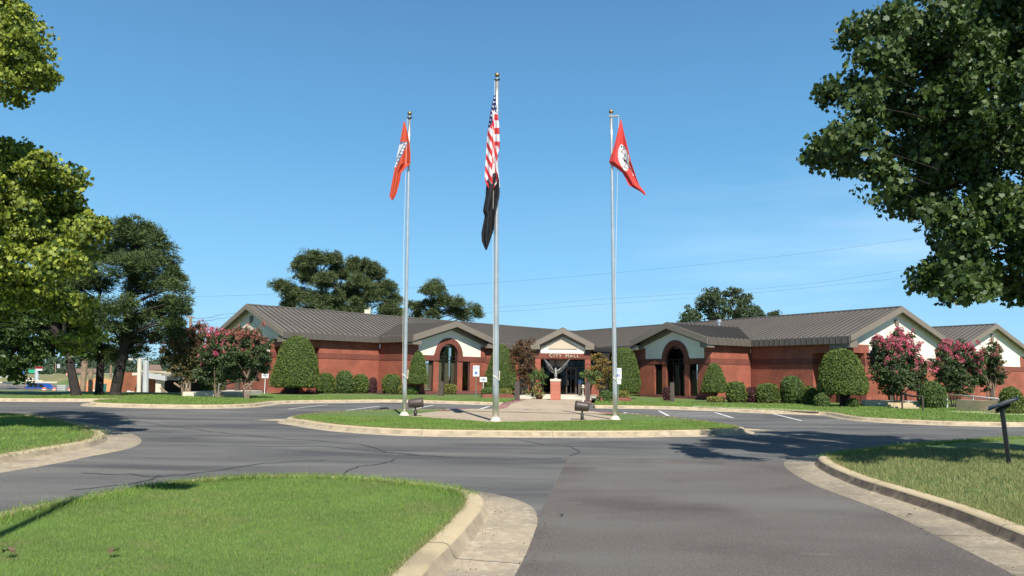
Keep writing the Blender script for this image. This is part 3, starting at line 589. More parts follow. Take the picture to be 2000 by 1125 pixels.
    v = Vt.build('gable_vent', 'stucco', root); Kt = MB(); Kt.hexa([f(s, Lg-.01, c-.13, 5.15), f(s, Lg+.09, c-.13, 5.15), f(s, Lg+.09, c+.13, 5.15), f(s, Lg-.01, c+.13, 5.15)], [f(s, Lg-.01, c-.21, 5.75), f(s, Lg+.09, c-.21, 5.75), f(s, Lg+.09, c+.21, 5.75), f(s, Lg-.01, c+.21, 5.75)])
    Kt.build('keystone', 'trim', v)
    split_build(W_, 'wall', 'brick', root); split_build(Bt, 'belt_course', 'belt', root); split_build(Pl, 'plinth', 'plinth', root); split_build(St, 'gable_wall', 'stucco', root)
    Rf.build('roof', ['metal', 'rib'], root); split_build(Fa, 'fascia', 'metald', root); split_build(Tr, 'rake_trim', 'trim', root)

def pavilion(root, s):
    t0, t1, Dp, tc = 15.4, 23.0, 4.0, 19.2; ac, r0, r1, az = 19.4, .97, 1.42, 3.0
    W_, Bt, Pl, St, Rf, Fa, Tr, Rg = MB(), MB(), MB(), MB(), MB(), MB(), MB(), MB()
    SLP = .3; rz = ET+SLP*4.2; oF = Dp+.62
    for a, b in ((t0, t0+.3), (t1-.3, t1)): bwall(W_, Bt, Pl, s, a, b, 0.03, Dp-.3)
    cols = [(t0, 17.1), (17.95, ac-r0), (ac+r0, 20.85), (21.7, t1)]
    for a, b in cols:
        hx(W_, s, a, b, Dp-.3, Dp, Fz-.1, 2.655)
    for a, b in ((t0-.03, ac-r1), (ac+r1, t1+.03)): hx(Bt, s, a, b, Dp-.3, Dp+.03, 2.655, 3.045)
    for a, b in ((t0, t0+.62), (t1-.62, t1)):      # brick corners rise beside the stucco
        hx(W_, s, a, b, Dp-.3, Dp, 3.045, EB-.05)
    hx(Bt, s, t0-.02, t0+.62, Dp+.001, Dp+.025, 3.5, 3.55); hx(Bt, s, t1-.62, t1+.02, Dp+.001, Dp+.025, 3.5, 3.55)
    hx(Pl, s, t0-.02, ac-r0, Dp-.28, Dp+.02, Fz-.1, .36); hx(Pl, s, ac-r0, ac+r0, Dp-.28, Dp+.02, Fz-.1, .3); hx(Pl, s, ac+r0, t1+.02, Dp-.28, Dp+.02, Fz-.1, .36)
    # stucco gable in columns over the arch
    n = 60; a0, b0 = t0+.62, t1-.62
    for k in range(n):
        ta = a0+(b0-a0)*k/n; tb = a0+(b0-a0)*(k+1)/n
        lo = lambda t: max(3.045, az+sqrt(max(r1*r1-(t-ac)**2, 0))-.03) if abs(t-ac) < r1 else 3.045
        hi = lambda t: rz-SLP*abs(t-tc)-.1
        St.hexa([WG(s, ta, Dp-.28, lo(ta)), WG(s, tb, Dp-.28, lo(tb)), WG(s, tb, Dp-.01, lo(tb)), WG(s, ta, Dp-.01, lo(ta))], [WG(s, ta, Dp-.28, hi(ta)), WG(s, tb, Dp-.28, hi(tb)), WG(s, tb, Dp-.01, hi(tb)), WG(s, ta, Dp-.01, hi(ta))])
    for a, b in ((t0, a0), (b0, t1)):
        St.prism([WG(s, a, Dp-.28, EB-.05), WG(s, b, Dp-.28, EB-.05), WG(s, b, Dp-.28, rz-SLP*abs(b-tc)-.1), WG(s, a, Dp-.28, rz-SLP*abs(a-tc)-.1)], WG(s, 0, Dp-.01)-WG(s, 0, Dp-.28))
    # brick arch ring and legs, proud of the wall
    n = 20
    for k in range(n):
        a, b = pi*k/n, pi*(k+1)/n; q = [(ac+r1*cos(a), az+r1*sin(a)), (ac+r1*cos(b), az+r1*sin(b)), (ac+r0*cos(b), az+r0*sin(b)), (ac+r0*cos(a), az+r0*sin(a))]
        Rg.hexa([WG(s, t, Dp-.28, z) for t, z in q], [WG(s, t, Dp+.07, z) for t, z in q])
    for sg in (-1, 1):
        x = sorted((ac+sg*r0, ac+sg*r1)); hx(Rg, s, x[0], x[1], Dp-.28, Dp+.07, 2.658, az)
    Rg.build('arch_surround', 'belt', root)
    # windows
    f3 = lambda x, d, z: WG(s, x, Dp+d, z)
    window(root, f3, 17.1, 17.95, .36, 2.65, blind=[(17.2, 17.8, .42, 2.2) if s > 0 else (17.14, 17.86, .42, 2.45)]); window(root, f3, 20.85, 21.7, .36, 2.65, blind=[(20.95, 21.6, .42, 2.2) if s > 0 else (20.9, 21.62, .42, 2.45)])
    bl = [(18.55, 18.95, .4, 2.55), (19.12, 19.7, .4, 2.55), (19.9, 20.3, .4, 2.55)] if s < 0 else [(19.1, 19.55, .4, 2.6), (19.95, 20.3, .4, 2.2)]
    w = window(root, f3, ac-r0, ac+r0, .3, 3.0, ncol=3, arch=(ac, 3.0, r0), blind=bl, name='arched_window', bars=(2.7,)); w['label'] = 'tall round-headed window in the brick arch'
    # roof
    zm = lambda o: ET+SL*(OV-o)
    for sg in (-1, 1):
        e = tc+sg*4.2; P0 = [(e, oF, ET), (tc, oF, rz), (tc, OV-(rz-ET)/SL, rz), (e, OV, ET)]
        Rf.hexa([WG(s, t, o, z-.05) for t, o, z in P0], [WG(s, t, o, z+.012) for t, o, z in P0])
        o = oF-.02
        while o > OV-(rz-ET)/SL+.1:
            te = 4.2 if o >= OV else (rz-zm(o))/SLP
            if te > .15:
                a = WG(s, tc+sg*te, o, rz-SLP*te+.012); b = WG(s, tc, o, rz+.012); dx = (WG(s, 0, 1)-WG(s, 0, 0))*.021; up = Vector((0, 0, .085))
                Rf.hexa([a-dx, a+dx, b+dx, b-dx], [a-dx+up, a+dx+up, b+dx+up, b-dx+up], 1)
            if o > OV: hx(Fa, s, *(sorted((e+sg*.05, e+sg*.08))), o-.014, o+.014, EB+.01, ET-.01)
            o -= .445
        hx(Fa, s, *(sorted((e-sg*.02, e+sg*.05))), OV+.05, oF, EB, ET+.02)
        hx(Fa, s, *(sorted((e-sg*.42, e-sg*.02))), .05, oF-.6, EB+.02, EB+.05)
        # rake band, inner soffit, second fascia line, cornice return
        for d0, d1, zt, zb in ((oF, oF+.09, .05, -.40), (oF-.6, oF, -.11, -.15), (Dp-.009, Dp+.16, -.2, -.62)):
            ee = e if d0 > Dp else tc+sg*3.62
            te = abs(ee-tc)
            A_ = (ee, rz-SLP*te); C_ = (tc, rz)
            Tr.hexa([WG(s, A_[0], d0, A_[1]+zb), WG(s, A_[0], d1, A_[1]+zb), WG(s, C_[0], d1, C_[1]+zb), WG(s, C_[0], d0, C_[1]+zb)], [WG(s, A_[0], d0, A_[1]+zt), WG(s, A_[0], d1, A_[1]+zt), WG(s, C_[0], d1, C_[1]+zt), WG(s, C_[0], d0, C_[1]+zt)])
        hx(Tr, s, *(sorted((e-sg*.02, tc+sg*3.4))), Dp-.001, oF-.002, EB-.18, EB+.16)
    hx(Rf, s, tc-.1, tc+.1, OV-(rz-ET)/SL, oF, rz-.02, rz+.06)
    for sg in (-1, 1):   # valley flashing
        a = WG(s, tc+sg*4.2, OV, ET+.02); b = WG(s, tc, OV-(rz-ET)/SL, rz+.02); Fa.tube([a, b], .05, 4)
    split_build(W_, 'wall', 'brick', root); split_build(Bt, 'belt_course', 'belt', root); split_build(Pl, 'plinth', 'plinth', root); split_build(St, 'gable_wall', 'stucco', root)
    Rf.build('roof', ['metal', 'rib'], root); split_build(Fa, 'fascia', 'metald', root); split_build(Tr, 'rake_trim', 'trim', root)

hall = thing('city_hall', 'long low red-brick city hall with two angled wings, arched windows and brown metal roof', 'building', B(.3, 31.5, Fz))
for s in (-1, 1):
    wing(hall, s, 0, LW, 1., True, True); pavilion(hall, s)
def bxu(mb, u0, u1, v0, v1, z0, z1, mi=0):
    mb.hexa([B(u0, v0, z0), B(u1, v0, z0), B(u1, v1, z0), B(u0, v1, z0)], [B(u0, v0, z1), B(u1, v0, z1), B(u1, v1, z1), B(u0, v1, z1)], mi)
U0, V0 = .32, 31.5
W_, Bt, St, Tr, Rf, Dk = MB(), MB(), MB(), MB(), MB(), MB()
for sg in (-1, 1):
    a, b = sorted((U0+sg*1.62, U0+sg*2.02))
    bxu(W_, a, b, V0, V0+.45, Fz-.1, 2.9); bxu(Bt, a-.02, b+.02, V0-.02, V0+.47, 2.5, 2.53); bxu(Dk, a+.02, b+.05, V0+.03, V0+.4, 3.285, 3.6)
    e = U0+sg*2.3
    for u1, z1, u2, z2, v0, v1, th in ((e, 3.98, U0, 5.15, V0-.42, V0-.3, .42), (U0+sg*1.95, 3.88, U0, 4.84, V0-.02, V0+.1, .36)):
        Tr.hexa([B(u1, v0, z1-th), B(u2, v0, z2-th), B(u2, v1, z2-th), B(u1, v1, z1-th)], [B(u1, v0, z1), B(u2, v0, z2), B(u2, v1, z2), B(u1, v1, z1)])
    Tr.hexa([B(e, V0-.3, 3.78), B(U0, V0-.3, 4.95), B(U0, V0+.1, 4.95), B(e, V0+.1, 3.78)], [B(e, V0-.3, 3.82), B(U0, V0-.3, 4.99), B(U0, V0+.1, 4.99), B(e, V0+.1, 3.82)])
    c, d = sorted((U0+sg*1.66, e)); bxu(Tr, c, d, V0-.4, V0+.3, 3.56, 3.87)
    Rf.hexa([B(e, V0-.43, 3.96), B(U0, V0-.43, 5.13), B(U0, 48, 5.13), B(e, 48, 3.96)], [B(e, V0-.43, 4.0), B(U0, V0-.43, 5.17), B(U0, 48, 5.17), B(e, 48, 4.0)])
bxu(Bt, U0-2.05, U0+2.05, V0-.03, V0+.45, 2.9, 3.28)
bxu(W_, U0-1.62, U0+1.62, V0+.02, V0+.4, 2.84, 2.9)
St.prism([B(U0-1.62, V0, 3.28), B(U0+1.62, V0, 3.28), B(U0+1.62, V0, 3.9), B(U0, V0, 4.8), B(U0-1.62, V0, 3.9)], B(0, .3)-B(0, 0))
pa = MB().prism([B(U0-1.03, V0-.03, 3.62), B(U0+1.03, V0-.03, 3.62), B(U0+1.03, V0-.03, 3.78), B(U0, V0-.03, 4.44), B(U0-1.03, V0-.03, 3.78)], B(0, .04)-B(0, 0)); pa.build('pediment_panel', 'stucco2', hall)
fm = MB(); bxu(fm, U0-1.06, U0+1.06, V0-.045, V0-.031, 3.59, 3.62); fm.build('panel_moulding', 'trim', hall)
split_build(W_, 'portico_column', 'brick', hall); Bt.build('portico_lintel', 'belt', hall); St.build('pediment_wall', 'stucco', hall); Tr.build('pediment_trim', 'trim', hall); Rf.build('portico_roof', 'metal', hall); split_build(Dk, 'corner_block', 'brown', hall)  # Dk blocks are plain brown, between lintel and cornice ends
cn = MB(); bxu(cn, U0-3.4, U0-2.7, 33.3, 48, Fz, 3.5); bxu(cn, U0+2.7, U0+3.4, 33.3, 48, Fz, 3.5); bxu(cn, U0-3.6, U0+3.6, 33.2, 48, 3.5, 3.75)
split_build(cn, 'vestibule_wall', 'dark', hall)
cn = MB(); bxu(cn, U0+2.05, U0+2.69, 33.3, 33.6, Fz, 1.1); bxu(cn, U0-2.69, U0-2.05, 33.3, 33.6, Fz, 1.1); split_build(cn, 'vestibule_brick', 'brick', hall)
f3 = lambda x, d, z: B(x, 33.4-d, z)
df = window(hall, f3, U0-2.6, U0+2.6, Fz+.02, 2.95, ncol=5, name='glass_entrance', bars=(2.3,), deep=.0, gm='glassd'); df['label'] = 'dark bronze-framed glass entrance'
dm = MB()
for a, b, c, d in ((U0+.15, U0+.25, Fz, 2.3), (U0+.85, U0+.95, Fz, 2.3), (U0+.25, U0+.85, 2.2, 2.3), (U0+.25, U0+.85, Fz, .36)): bxu(dm, a, b, 33.28, 33.36, c, d)
do = dm.build('door', 'brown', hall); hm = MB(); bxu(hm, U0+.29, U0+.33, 33.2, 33.27, .95, 1.35); hm.build('handle', 'alud', do)
fl = MB(); bxu(fl, U0-1.1, U0-.72, 33.33, 33.35, 2.36, 2.82); bxu(fl, U0-.62, U0+.28, 33.33, 33.35, 2.36, 2.82); fl.build('reflection_panel', 'grey', hall)  # grey panels painted in for the pale reflection on the glass
dc = MB(); isa_pts = MB(); c_ = B(U0+1.22, 33.31, 1.22)
def isa_v(mb, c, s, rz, off):
    R = Matrix.Rotation(rz, 3, 'Z'); f = lambda x, y: Vector(c)+R@Vector((x*s, -off, y*s))
    def bar(a, b, w):
        a = Vector(a); b = Vector(b); d = (b-a).normalized(); n_ = Vector((-d.y, d.x))*w/2; mb.poly([f(*(a-n_)), f(*(b-n_)), f(*(b+n_)), f(*(a+n_))])
    bar((-.1, .45), (-.05, 0), .13); bar((-.05, 0), (.28, 0), .12); bar((.28, 0), (.4, -.4), .12); bar((-.08, .25), (.2, .25), .09)
    for k in range(9):
        a = radians(95+k*22); b = radians(95+(k+1)*22); mb.poly([f(.32*cos(a), -.18+.32*sin(a)), f(.32*cos(b), -.18+.32*sin(b)), f(.42*cos(b), -.18+.42*sin(b)), f(.42*cos(a), -.18+.42*sin(a))])
    mb.poly([f(-.1+.1*cos(t*pi/4), .62+.1*sin(t*pi/4)) for t in range(8)])
bxu(dc, U0+1.05, U0+1.4, 33.31, 33.33, 1.05, 1.4); d_ = dc.build('accessible_decal', 'blue', hall); isa_v(isa_pts, c_, .18, -YAW, .012); isa_pts.build('decal_symbol', 'white', d_)
# raised letters: each letter its own part
def text_mesh(ch, size, m, name, loc, rz, parent, ext=.02, bold=.0):
    cu = bpy.data.curves.new(name, 'FONT'); cu.body = ch; cu.size = size; cu.extrude = ext; cu.offset = bold; cu.align_x = 'CENTER'
    tmp = bpy.data.objects.new(name, cu); COL.objects.link(tmp); bpy.context.view_layer.update()
    me = bpy.data.meshes.new_from_object(tmp.evaluated_get(bpy.context.evaluated_depsgraph_get())); bpy.data.objects.remove(tmp)
    me.transform(Matrix.Translation(loc)@Matrix.Rotation(rz, 4, 'Z')@Matrix.Rotation(pi/2, 4, 'X')); return link(name, me, m, parent)
u = U0-.98
for ch, w, sz in (('C', .25, .36), ('I', .13, .3), ('T', .22, .3), ('Y', .22, .3), (' ', .2, .3), ('H', .26, .36), ('A', .26, .3), ('L', .2, .3), ('L', .2, .3)):
    if ch != ' ': text_mesh(ch, sz, 'stucco2', 'letter', B(u+w/2, V0-.06, 3.0), -YAW, hall, .02, .004)
    u += w+.03
# roof vents
vp = MB(); q = WG(1, 16.5, -3.5, roofz(-3.5)); vp.tube([q+Vector((0, 0, -.1)), q+Vector((0, 0, .3))], .12, 10); vp.tube([q+Vector((0, 0, .3)), q+Vector((0, 0, .55))], .2, 10); vp.build('roof_vent', 'alu', hall)
vp = MB().box(WG(-1, 20.4, -5.5, RZ+.15), (.5, .35, .6)); vp.tube([WG(-1, 20.2, -5.5, RZ+.4), WG(-1, 20.2, -5.5, RZ+.62)], .08, 8); vp.build('roof_vent', 'concp', hall)
# annex behind on the right
annex = thing('annex_building', 'red-brick annex with white gable and arched vent behind the right wing', 'building', WG(1, 26.3, -22, Fz))
wing(annex, 1, -19.9, 27.2, 4, False, False, tcut=4)
f3 = lambda x, d, z: WG(1, 26.35+d, x, z)
window(annex, f3, -26.4, -25.0, 1.2, 2.5, ncol=2, deep=-.02); window(annex, f3, -23.6, -22.2, 1.2, 2.5, ncol=2, deep=-.02)

# ------------------------------------------------------------ flagpoles and flags
LEAN = .0135        # the poles stand very slightly out of plumb
def flagpole(base, H, r, label, arm=False):
    t = thing('flagpole', label, 'flagpole', (base.x, base.y, .15), 'flagpoles on the island')
    top = base+Vector((-LEAN*H, 0, H))
    n = 12; P = [base+(top-base)*k/n for k in range(n+1)]
    MB().tube(P, [r*.9*(1-.45*k/n) for k in range(n+1)], 16).build('pole', 'alu', t, True)
    MB().lathe(base, [(.19, 0), (.19, .025), (.15, .04), (.125, .09), (r*1.05, .13)], 24).build('base_collar', 'concp', t, True)
    MB().lathe(top, [(.03, 0), (.03, .12), (.02, .14)], 10).build('truck', 'alu', t, True)
    b = MB().lathe(top+Vector((0, 0, .12)), [(.084*sin(pi*k/10)+.002, .084-.084*cos(pi*k/10)) for k in range(11)], 18).build('ball_finial', 'gold', t, True)
    a = MB(); a.tube([top+Vector((0, 0, .02)), top+Vector((.28 if arm else .09, -.06, .03))], .03, 8); a.tube([top+Vector((-.09, -.05, .03)), top+Vector((.02, -.05, .0))], .03, 6); a.build('halyard_pulley', 'dark' if not arm else 'alu', t)
    h = MB(); x0 = .26 if arm else -.075
    h.tube([top+Vector((x0, -.08, 0)), top+Vector((x0*.6+(.0), -.12, -H*.45)), base+Vector((-.09 if not arm else -.06, -.1, H*.13)), base+Vector((-.07, -.1, H*.1))], .005, 5)
    h.tube([base+Vector((-.1, -.1, 1.45)), base+Vector((.1, -.12, 1.3)), base+Vector((.1, -.12, 1.6))], .015, 5); h.build('halyard', 'stucco', t)
    return top
pc, pl_, pr_ = G(968, 823, .15), B(-3.59, 2.3, .15), B(3.76, 2.6, .15)
TC = flagpole(pc, D(966, 158, pc.y).z-.15, .12, 'tallest silver flagpole, the middle one nearest the road'); 
flagpole(pl_, D(790, 232, pl_.y).z-.15, .085, 'left silver flagpole with the orange-red state flag')
flagpole(pr_, D(1200, 229, pr_.y).z-.15, .095, 'right silver flagpole with the coral red flag on a side arm', True)
def flag(name, label, Y, rows, cf, mats, nx=44, ny=90, fold=.1, nf=2.6, off=-.14, side=0.):
    """hanging cloth: rows (y, xl, xr) give the drape's width, folds run down it; cf(px, py, i, j) -> material index"""
    ys = [r[0] for r in rows]; V = []; F = []; mi = []
    for j in range(ny+1):
        y = ys[0]+(ys[-1]-ys[0])*j/ny; xl = np.interp(y, ys, [r[1] for r in rows]); xr = np.interp(y, ys, [r[2] for r in rows])
        for i in range(nx+1):
            u = i/nx; x = xl+(xr-xl)*u; ph = nf*2*pi*u+1.6*sin(j/ny*4)+side
            p = D(x, y, Y+off+fold*sin(ph)*min(1, .25+j/ny*2)*(xr-xl)/30); V.append(tuple(p))
    for j in range(ny):
        for i in range(nx):
            q = j*(nx+1)+i; F.append((q, q+1, q+nx+2, q+nx+1)); a = V[q]; y = ys[0]+(ys[-1]-ys[0])*(j+.5)/ny
            xl = np.interp(y, ys, [r[1] for r in rows]); xr = np.interp(y, ys, [r[2] for r in rows]); mi.append(cf(xl+(xr-xl)*(i+.5)/nx, y, (i+.5)/nx, (j+.5)/ny))
    return V, F, mi
def flag_obj(name, label, mats, *sheets):
    V, F, mi = [], [], []
    for v, f, m in sheets:
        k = len(V); V += v; F += [tuple(a+k for a in q) for q in f]; mi += m
    me = bpy.data.meshes.new(name); me.from_pydata(V, [], F); me.polygons.foreach_set('material_index', mi); me.update(); o = link(name, me, mats, None, True)
    so = o.modifiers.new('cloth', 'SOLIDIFY'); so.thickness = .006
    return tag(o, label, 'flag', 'flags on the poles')
def c_us(px, py, u, v):
    lim = 246-(px-958)*1.6 if px < 962 else 218+(px-966)*.5
    if py < lim:
        a = (px-.35*py)/4.6; b = (py)/8.5
        return 1 if (a-floor(a)-.5)**2+(b-floor(b)-.5)**2*3 < .085 else 2
    s = (py-1.9*(px-945))/13.2 if px < 961 else ((py-3.6*(px-961)+40)/19 if py > 285 or px < 965 else (py-222)/13.4)
    return 0 if int(floor(s)) % 2 == 0 else 1
US = flag('', '', pc.y, [(186, 965, 967.5), (215, 958.5, 970.5), (246, 953.5, 975), (280, 950.5, 976), (293, 950, 975), (305, 949, 971), (345, 946.5, 971), (356, 948, 971.5), (371, 956, 962)], c_us, None, fold=.09, nf=1.7)
flag_obj('united_states_flag', 'limp stars-and-stripes flag on the tallest middle pole', ['flagred', 'flagwhite', 'flagblue'], US,
         flag('', '', pc.y, [(320, 962, 971), (345, 966, 974.5), (362, 970, 976.5), (368, 974, 976.5)], lambda px, py, u, v: 1, None, 8, 16, .03, 1, -.09))
flag_obj('black_flag', 'limp black flag hanging under the stars-and-stripes on the middle pole', ['flagblack'],
         flag('', '', pc.y, [(338, 964, 972), (352, 951, 975), (375, 948.5, 976), (385, 948, 975), (412, 943, 968.5), (422, 946.5, 967), (448, 941.5, 965), (455, 940, 962), (472, 941, 957), (488, 948, 951)], lambda px, py, u, v: 0, None, fold=.13, nf=1.6))
def c_ar(px, py, u, v):
    a = (px-797+(py-278)*.46)       # distance right of the band's right edge
    if 277 < py < 326 and a < 0:
        if a > -7.5:
            b = (py-277)/6.4; return 1 if (b-floor(b)-.5)**2+((a+3.8)/6)**2 < .13 else 2
        return 1 if py > 281+(787-px)*.3 and py < 318 else 2 if py < 284 else 0
    return 0
flag_obj('state_flag', 'limp orange-red flag with a white diamond and starred band on the left pole', ['flagorange', 'flagwhite', 'flagslate'],
         flag('', '', pl_.y, [(238, 788.5, 791), (262, 784, 796.5), (280, 780.5, 800), (300, 776.5, 802), (320, 772.5, 801.5), (328, 770.5, 792), (338, 769, 783.5), (355, 765.5, 781), (375, 762, 775.5), (384, 760.5, 772), (391, 765, 767)], c_ar, None, fold=.1, nf=1.5))
def c_jb(px, py, u, v):
    cx = 1218+(py-308)*.17; d = ((px-cx)/(11.2*(1-abs(py-308)/95)))**2+((py-308)/26)**2
    if d < 1:
        w = abs(px-cx+3*sin(py*.45)-1) < 1.1 and 284 < py < 330
        b = (abs((px-cx)*.8+(py-318)*.5+2*sin(px*.8)) < 1.0 and py > 300) or (.62 < d < .7 and int(py*1.1) % 3 == 0)
        return 2 if (w or b) else 1
    return 1 if (abs(px-(1227+(py-318)*.42)) < .8 and 318 < py < 344) else 0
flag_obj('city_flag', 'coral red flag with a white oval emblem on the right pole', ['flagcoral', 'flagwhite', 'flagblack'],
         flag('', '', pr_.y, [(234, 1211.5, 1213.5), (262, 1205.5, 1219.5), (290, 1198.5, 1226.5), (316, 1189.5, 1232.5), (321, 1193, 1234.5), (328, 1204, 1236.5), (338, 1216, 1240), (350, 1222.5, 1244), (362, 1228, 1249), (366, 1236, 1252), (375, 1252, 1259.5), (381, 1258.5, 1261)], c_jb, None, fold=.08, nf=1.3, side=1.))

# ------------------------------------------------------------ island floodlights
def floodlight(p, yaw, label, L_=.46):
    t = thing('floodlight', label, 'floodlight', p, 'floodlights by the flagpoles')
    M3 = Matrix.Rotation(yaw, 3, 'Z')@Matrix.Rotation(radians(-5), 3, 'Y'); c = p+Vector((0, 0, .46)); ax = M3@Vector((1, 0, 0))
    MB().tube([c-ax*L_/2, c-ax*(L_/2-.04), c+ax*(L_/2-.08), c+ax*L_/2], [.13, .15, .165, .175], 16).build('housing', 'bronze', t, True)
    MB().tube([c+ax*(L_/2+.001), c+ax*(L_/2+.012)], .15, 16).build('lens', 'black', t)
    MB().tube([p+Vector((0, 0, -.02)), p+Vector((0, 0, .2))], .055, 10).build('post', 'black', t, True); MB().tube([p+Vector((0, 0, .2)), p+Vector((0, 0, .36))], .03, 8).build('knuckle', 'bronze', t)
floodlight(G(811, 813, .14), radians(12), 'dark floodlight on a short post beside the left flagpole', .5)
floodlight(G(1137, 820.5, .14), radians(168), 'dark floodlight on a short post left of the right flagpole', .46)

# ------------------------------------------------------------ pedestal and eagle
q = G(1085, 781.3, pz); qp = q; ped = thing('brick_pedestal', 'square brick pedestal with a white cap on the entrance path', 'pedestal', q)
PY = -YAW; MB().box(q+Vector((0, 0, .57)), (.6, .6, 1.16), PY).build('shaft', 'ped', ped); MB().box(q+Vector((0, 0, 1.22)), (.64, .64, .14), PY).build('cap', 'concp', ped)
def skin(name, pts, edges, rad, m, parent=None, sub=2):
    me = bpy.data.meshes.new(name); me.from_pydata([tuple(p) for p in pts], edges, []); o = link(name, me, m, parent)
    sk = o.modifiers.new('s', 'SKIN'); 
    for v, r in zip(me.skin_vertices[0].data if me.skin_vertices else [], rad): v.radius = (r, r) if not isinstance(r, tuple) else r
    if not me.skin_vertices:
        bpy.context.view_layer.objects.active = o
    o.modifiers.new('u', 'SUBSURF').levels = sub; o.modifiers['u'].render_levels = sub; return o
def eagle():
    c = qp+Vector((0, 0, 1.29)); t = thing('eagle_statue', 'silver eagle statue with raised wings landing on the brick pedestal', 'statue', c)
    b = MB(); prof = [(.0, .0), (.03, .02), (.07, .09), (.1, .2), (.115, .3), (.1, .4), (.065, .47), (.055, .52), (.06, .56), (.045, .61), (.0, .64)]
    R = Matrix.Rotation(radians(-18), 3, 'X')
    b.lathe((0, 0, 0), prof, 16); b.v = [tuple(c+Vector((0, .02, .1))+R@Vector(v)) for v in b.v]
    b.tube([c+Vector((0, -.16, .68)), c+Vector((0, -.23, .66)), c+Vector((0, -.25, .61))], [.03, .022, .006], 8)          # beak
    b.hexa([c+Vector((x, y, .2)) for x, y in ((-.09, .06), (.09, .06), (.07, .1), (-.07, .1))][::1], [c+Vector((x*.5, y-.0, .32)) for x, y in ((-.09, .0), (.09, .0), (.07, .06), (-.07, .06))])
    for sg in (-1, 1): b.tube([c+Vector((sg*.05, 0, .22)), c+Vector((sg*.06, -.05, .1)), c+Vector((sg*.05, -.02, .0))], [.05, .035, .022], 8)
    b.build('body', 'silverb', t, True)
    tl = MB(); [tl.tube([c+Vector((k*.02, .06, .16)), c+Vector((k*.05, .2, .02))], [.02, .03], 5) for k in (-2, -1, 0, 1, 2)]; tl.build('tail', 'silver', t)
    for sg in (-1, 1):
        w = MB(); S = c+Vector((sg*.07, -.03, .5)); q_ = .66 if sg < 0 else .86
        arm = [S, S+Vector((sg*.2*q_, .02, .1)), S+Vector((sg*.4*q_, .04, .3)), S+Vector((sg*.68*q_, .08, .56))]
        w.tube(arm, [.05, .04, .03, .012], 8)
        for k in range(15):
            f = k/14; a = arm[0].lerp(arm[1], f*3) if f < .333 else arm[1].lerp(arm[2], f*3-1) if f < .667 else arm[2].lerp(arm[3], f*3-2)
            Lf = .17+.12*f; d = Vector((sg*(.1+.5*f), .12, -.6+1.1*f)).normalized()*Lf; n_ = Vector((0, 1, 0)); sd_ = d.cross(n_).normalized()*.026
            w.hexa([a-sd_*.7-n_*.006, a+sd_*.7-n_*.006, a+sd_*.7+n_*.006, a-sd_*.7+n_*.006], [a+d-sd_-n_*.003, a+d+sd_-n_*.003, a+d+sd_+n_*.003, a+d-sd_+n_*.003])
        w.build('wing', 'silver', t)
    MB().lathe(qp+Vector((0, 0, 1.29)), [(.16, 0), (.12, .04), (.1, .07)], 12).build('perch', 'alud', t)
eagle()

# ------------------------------------------------------------ posts, signs, railings, plinths
def wbox(mb, p, w, d, h, rz=PY): return mb.box(p+Vector((0, 0, h/2-.03)), (w, d, h+.06), rz)
for px, py, ht, w, lab in ((862, 773, 27, 9, 'dark brown square post in front of the left arched window'), (1010, 782.5, 37, 9, 'tall brown bollard at the left corner of the entrance path'), (1040, 778, 30, 5.5, 'slim brown bollard left of the entrance steps'),
                           (1132, 777, 26, 5, 'slim brown bollard right of the glass entrance'), (1148, 785, 38, 9, 'tall brown bollard at the right corner of the entrance path'), (1313, 784.5, 36, 8, 'dark brown square post in front of the right arched window'),
                           (1742, 789, 62, 9, 'thick brown timber post under the right crape myrtle'), (1796, 790, 58, 7, 'brown timber post beside the right concrete steps'), (1939, 794, 32, 5.5, 'dark post behind the white ramp railing'),
                           (436, 771, 30, 7, 'brown timber post under the left crape myrtles'), (463, 771, 40, 8, 'taller brown timber post beside the left brown handrail')):
    p = G(px, py, ZL); sc = FPX/p.y; h = ht/sc; t = thing('bollard', lab, 'post', p, 'square brown posts along the front')
    wbox(MB(), p, w/sc, w/sc, h-.04).build('post', 'brown', t); wbox(MB(), p+Vector((0, 0, h-.01)), w/sc*.86, w/sc*.86, .05).build('post_cap', 'bronze', t)
p = G(1138.5, 787, .15); t = thing('white_bollard', 'thin white post with a ball cap beside the right entrance bollard', 'post', p)
MB().lathe(p, [(.1, 0), (.09, .03), (.055, .06), (.055, .82), (.1, .83), (.1, .87), (.05, .88)], 14).build('shaft', 'concp', t, True); MB().lathe(p+Vector((0, 0, .87)), [(.075*sin(pi*k/8)+.002, .07-.075*cos(pi*k/8)) for k in range(9)], 12).build('ball', 'concp', t, True)
def hsign(px, py, ytop, label, sub=None):
    p = G(px, py, ZL); sc = FPX/p.y; zt = (py-ytop)/sc; t = thing('parking_sign', label, 'sign', p, 'accessible parking signs')
    MB().tube([p, p+Vector((0, 0, zt-.5))], .028, 6).build('post', 'green_post', t)
    w, h = 12.5/sc, 21/sc; c = p+Vector((0, -.05, zt-h/2)); pn = MB().box(c, (w, .015, h), PY).build('sign_panel', 'white', t)
    fb = Matrix.Rotation(PY, 3, 'Z')@Vector((0, -.012, 0)); MB().box(c+fb+Vector((0, 0, -.11*h/.62)), (w*.42, .006, w*.42), PY).build('blue_square', 'blue', pn)
    sm = MB(); isa_v(sm, c+fb+Vector((0, 0, -.12*h/.62)), w*.2, PY, .006); sm.build('wheelchair_symbol', 'white', pn)
    text_mesh('RESERVED', w*.19, 'blue', 'lettering', c+fb+Vector((0, 0, h*.32)), PY, pn, .001); text_mesh('PARKING', w*.2, 'blue', 'lettering', c+fb+Vector((0, 0, h*.17)), PY, pn, .001)
    if sub:
        c2 = c+Vector((0, 0, -h/2-.16)); MB().box(c2, (w*.86, .015, .26), PY).build('lower_plate', 'white', t)
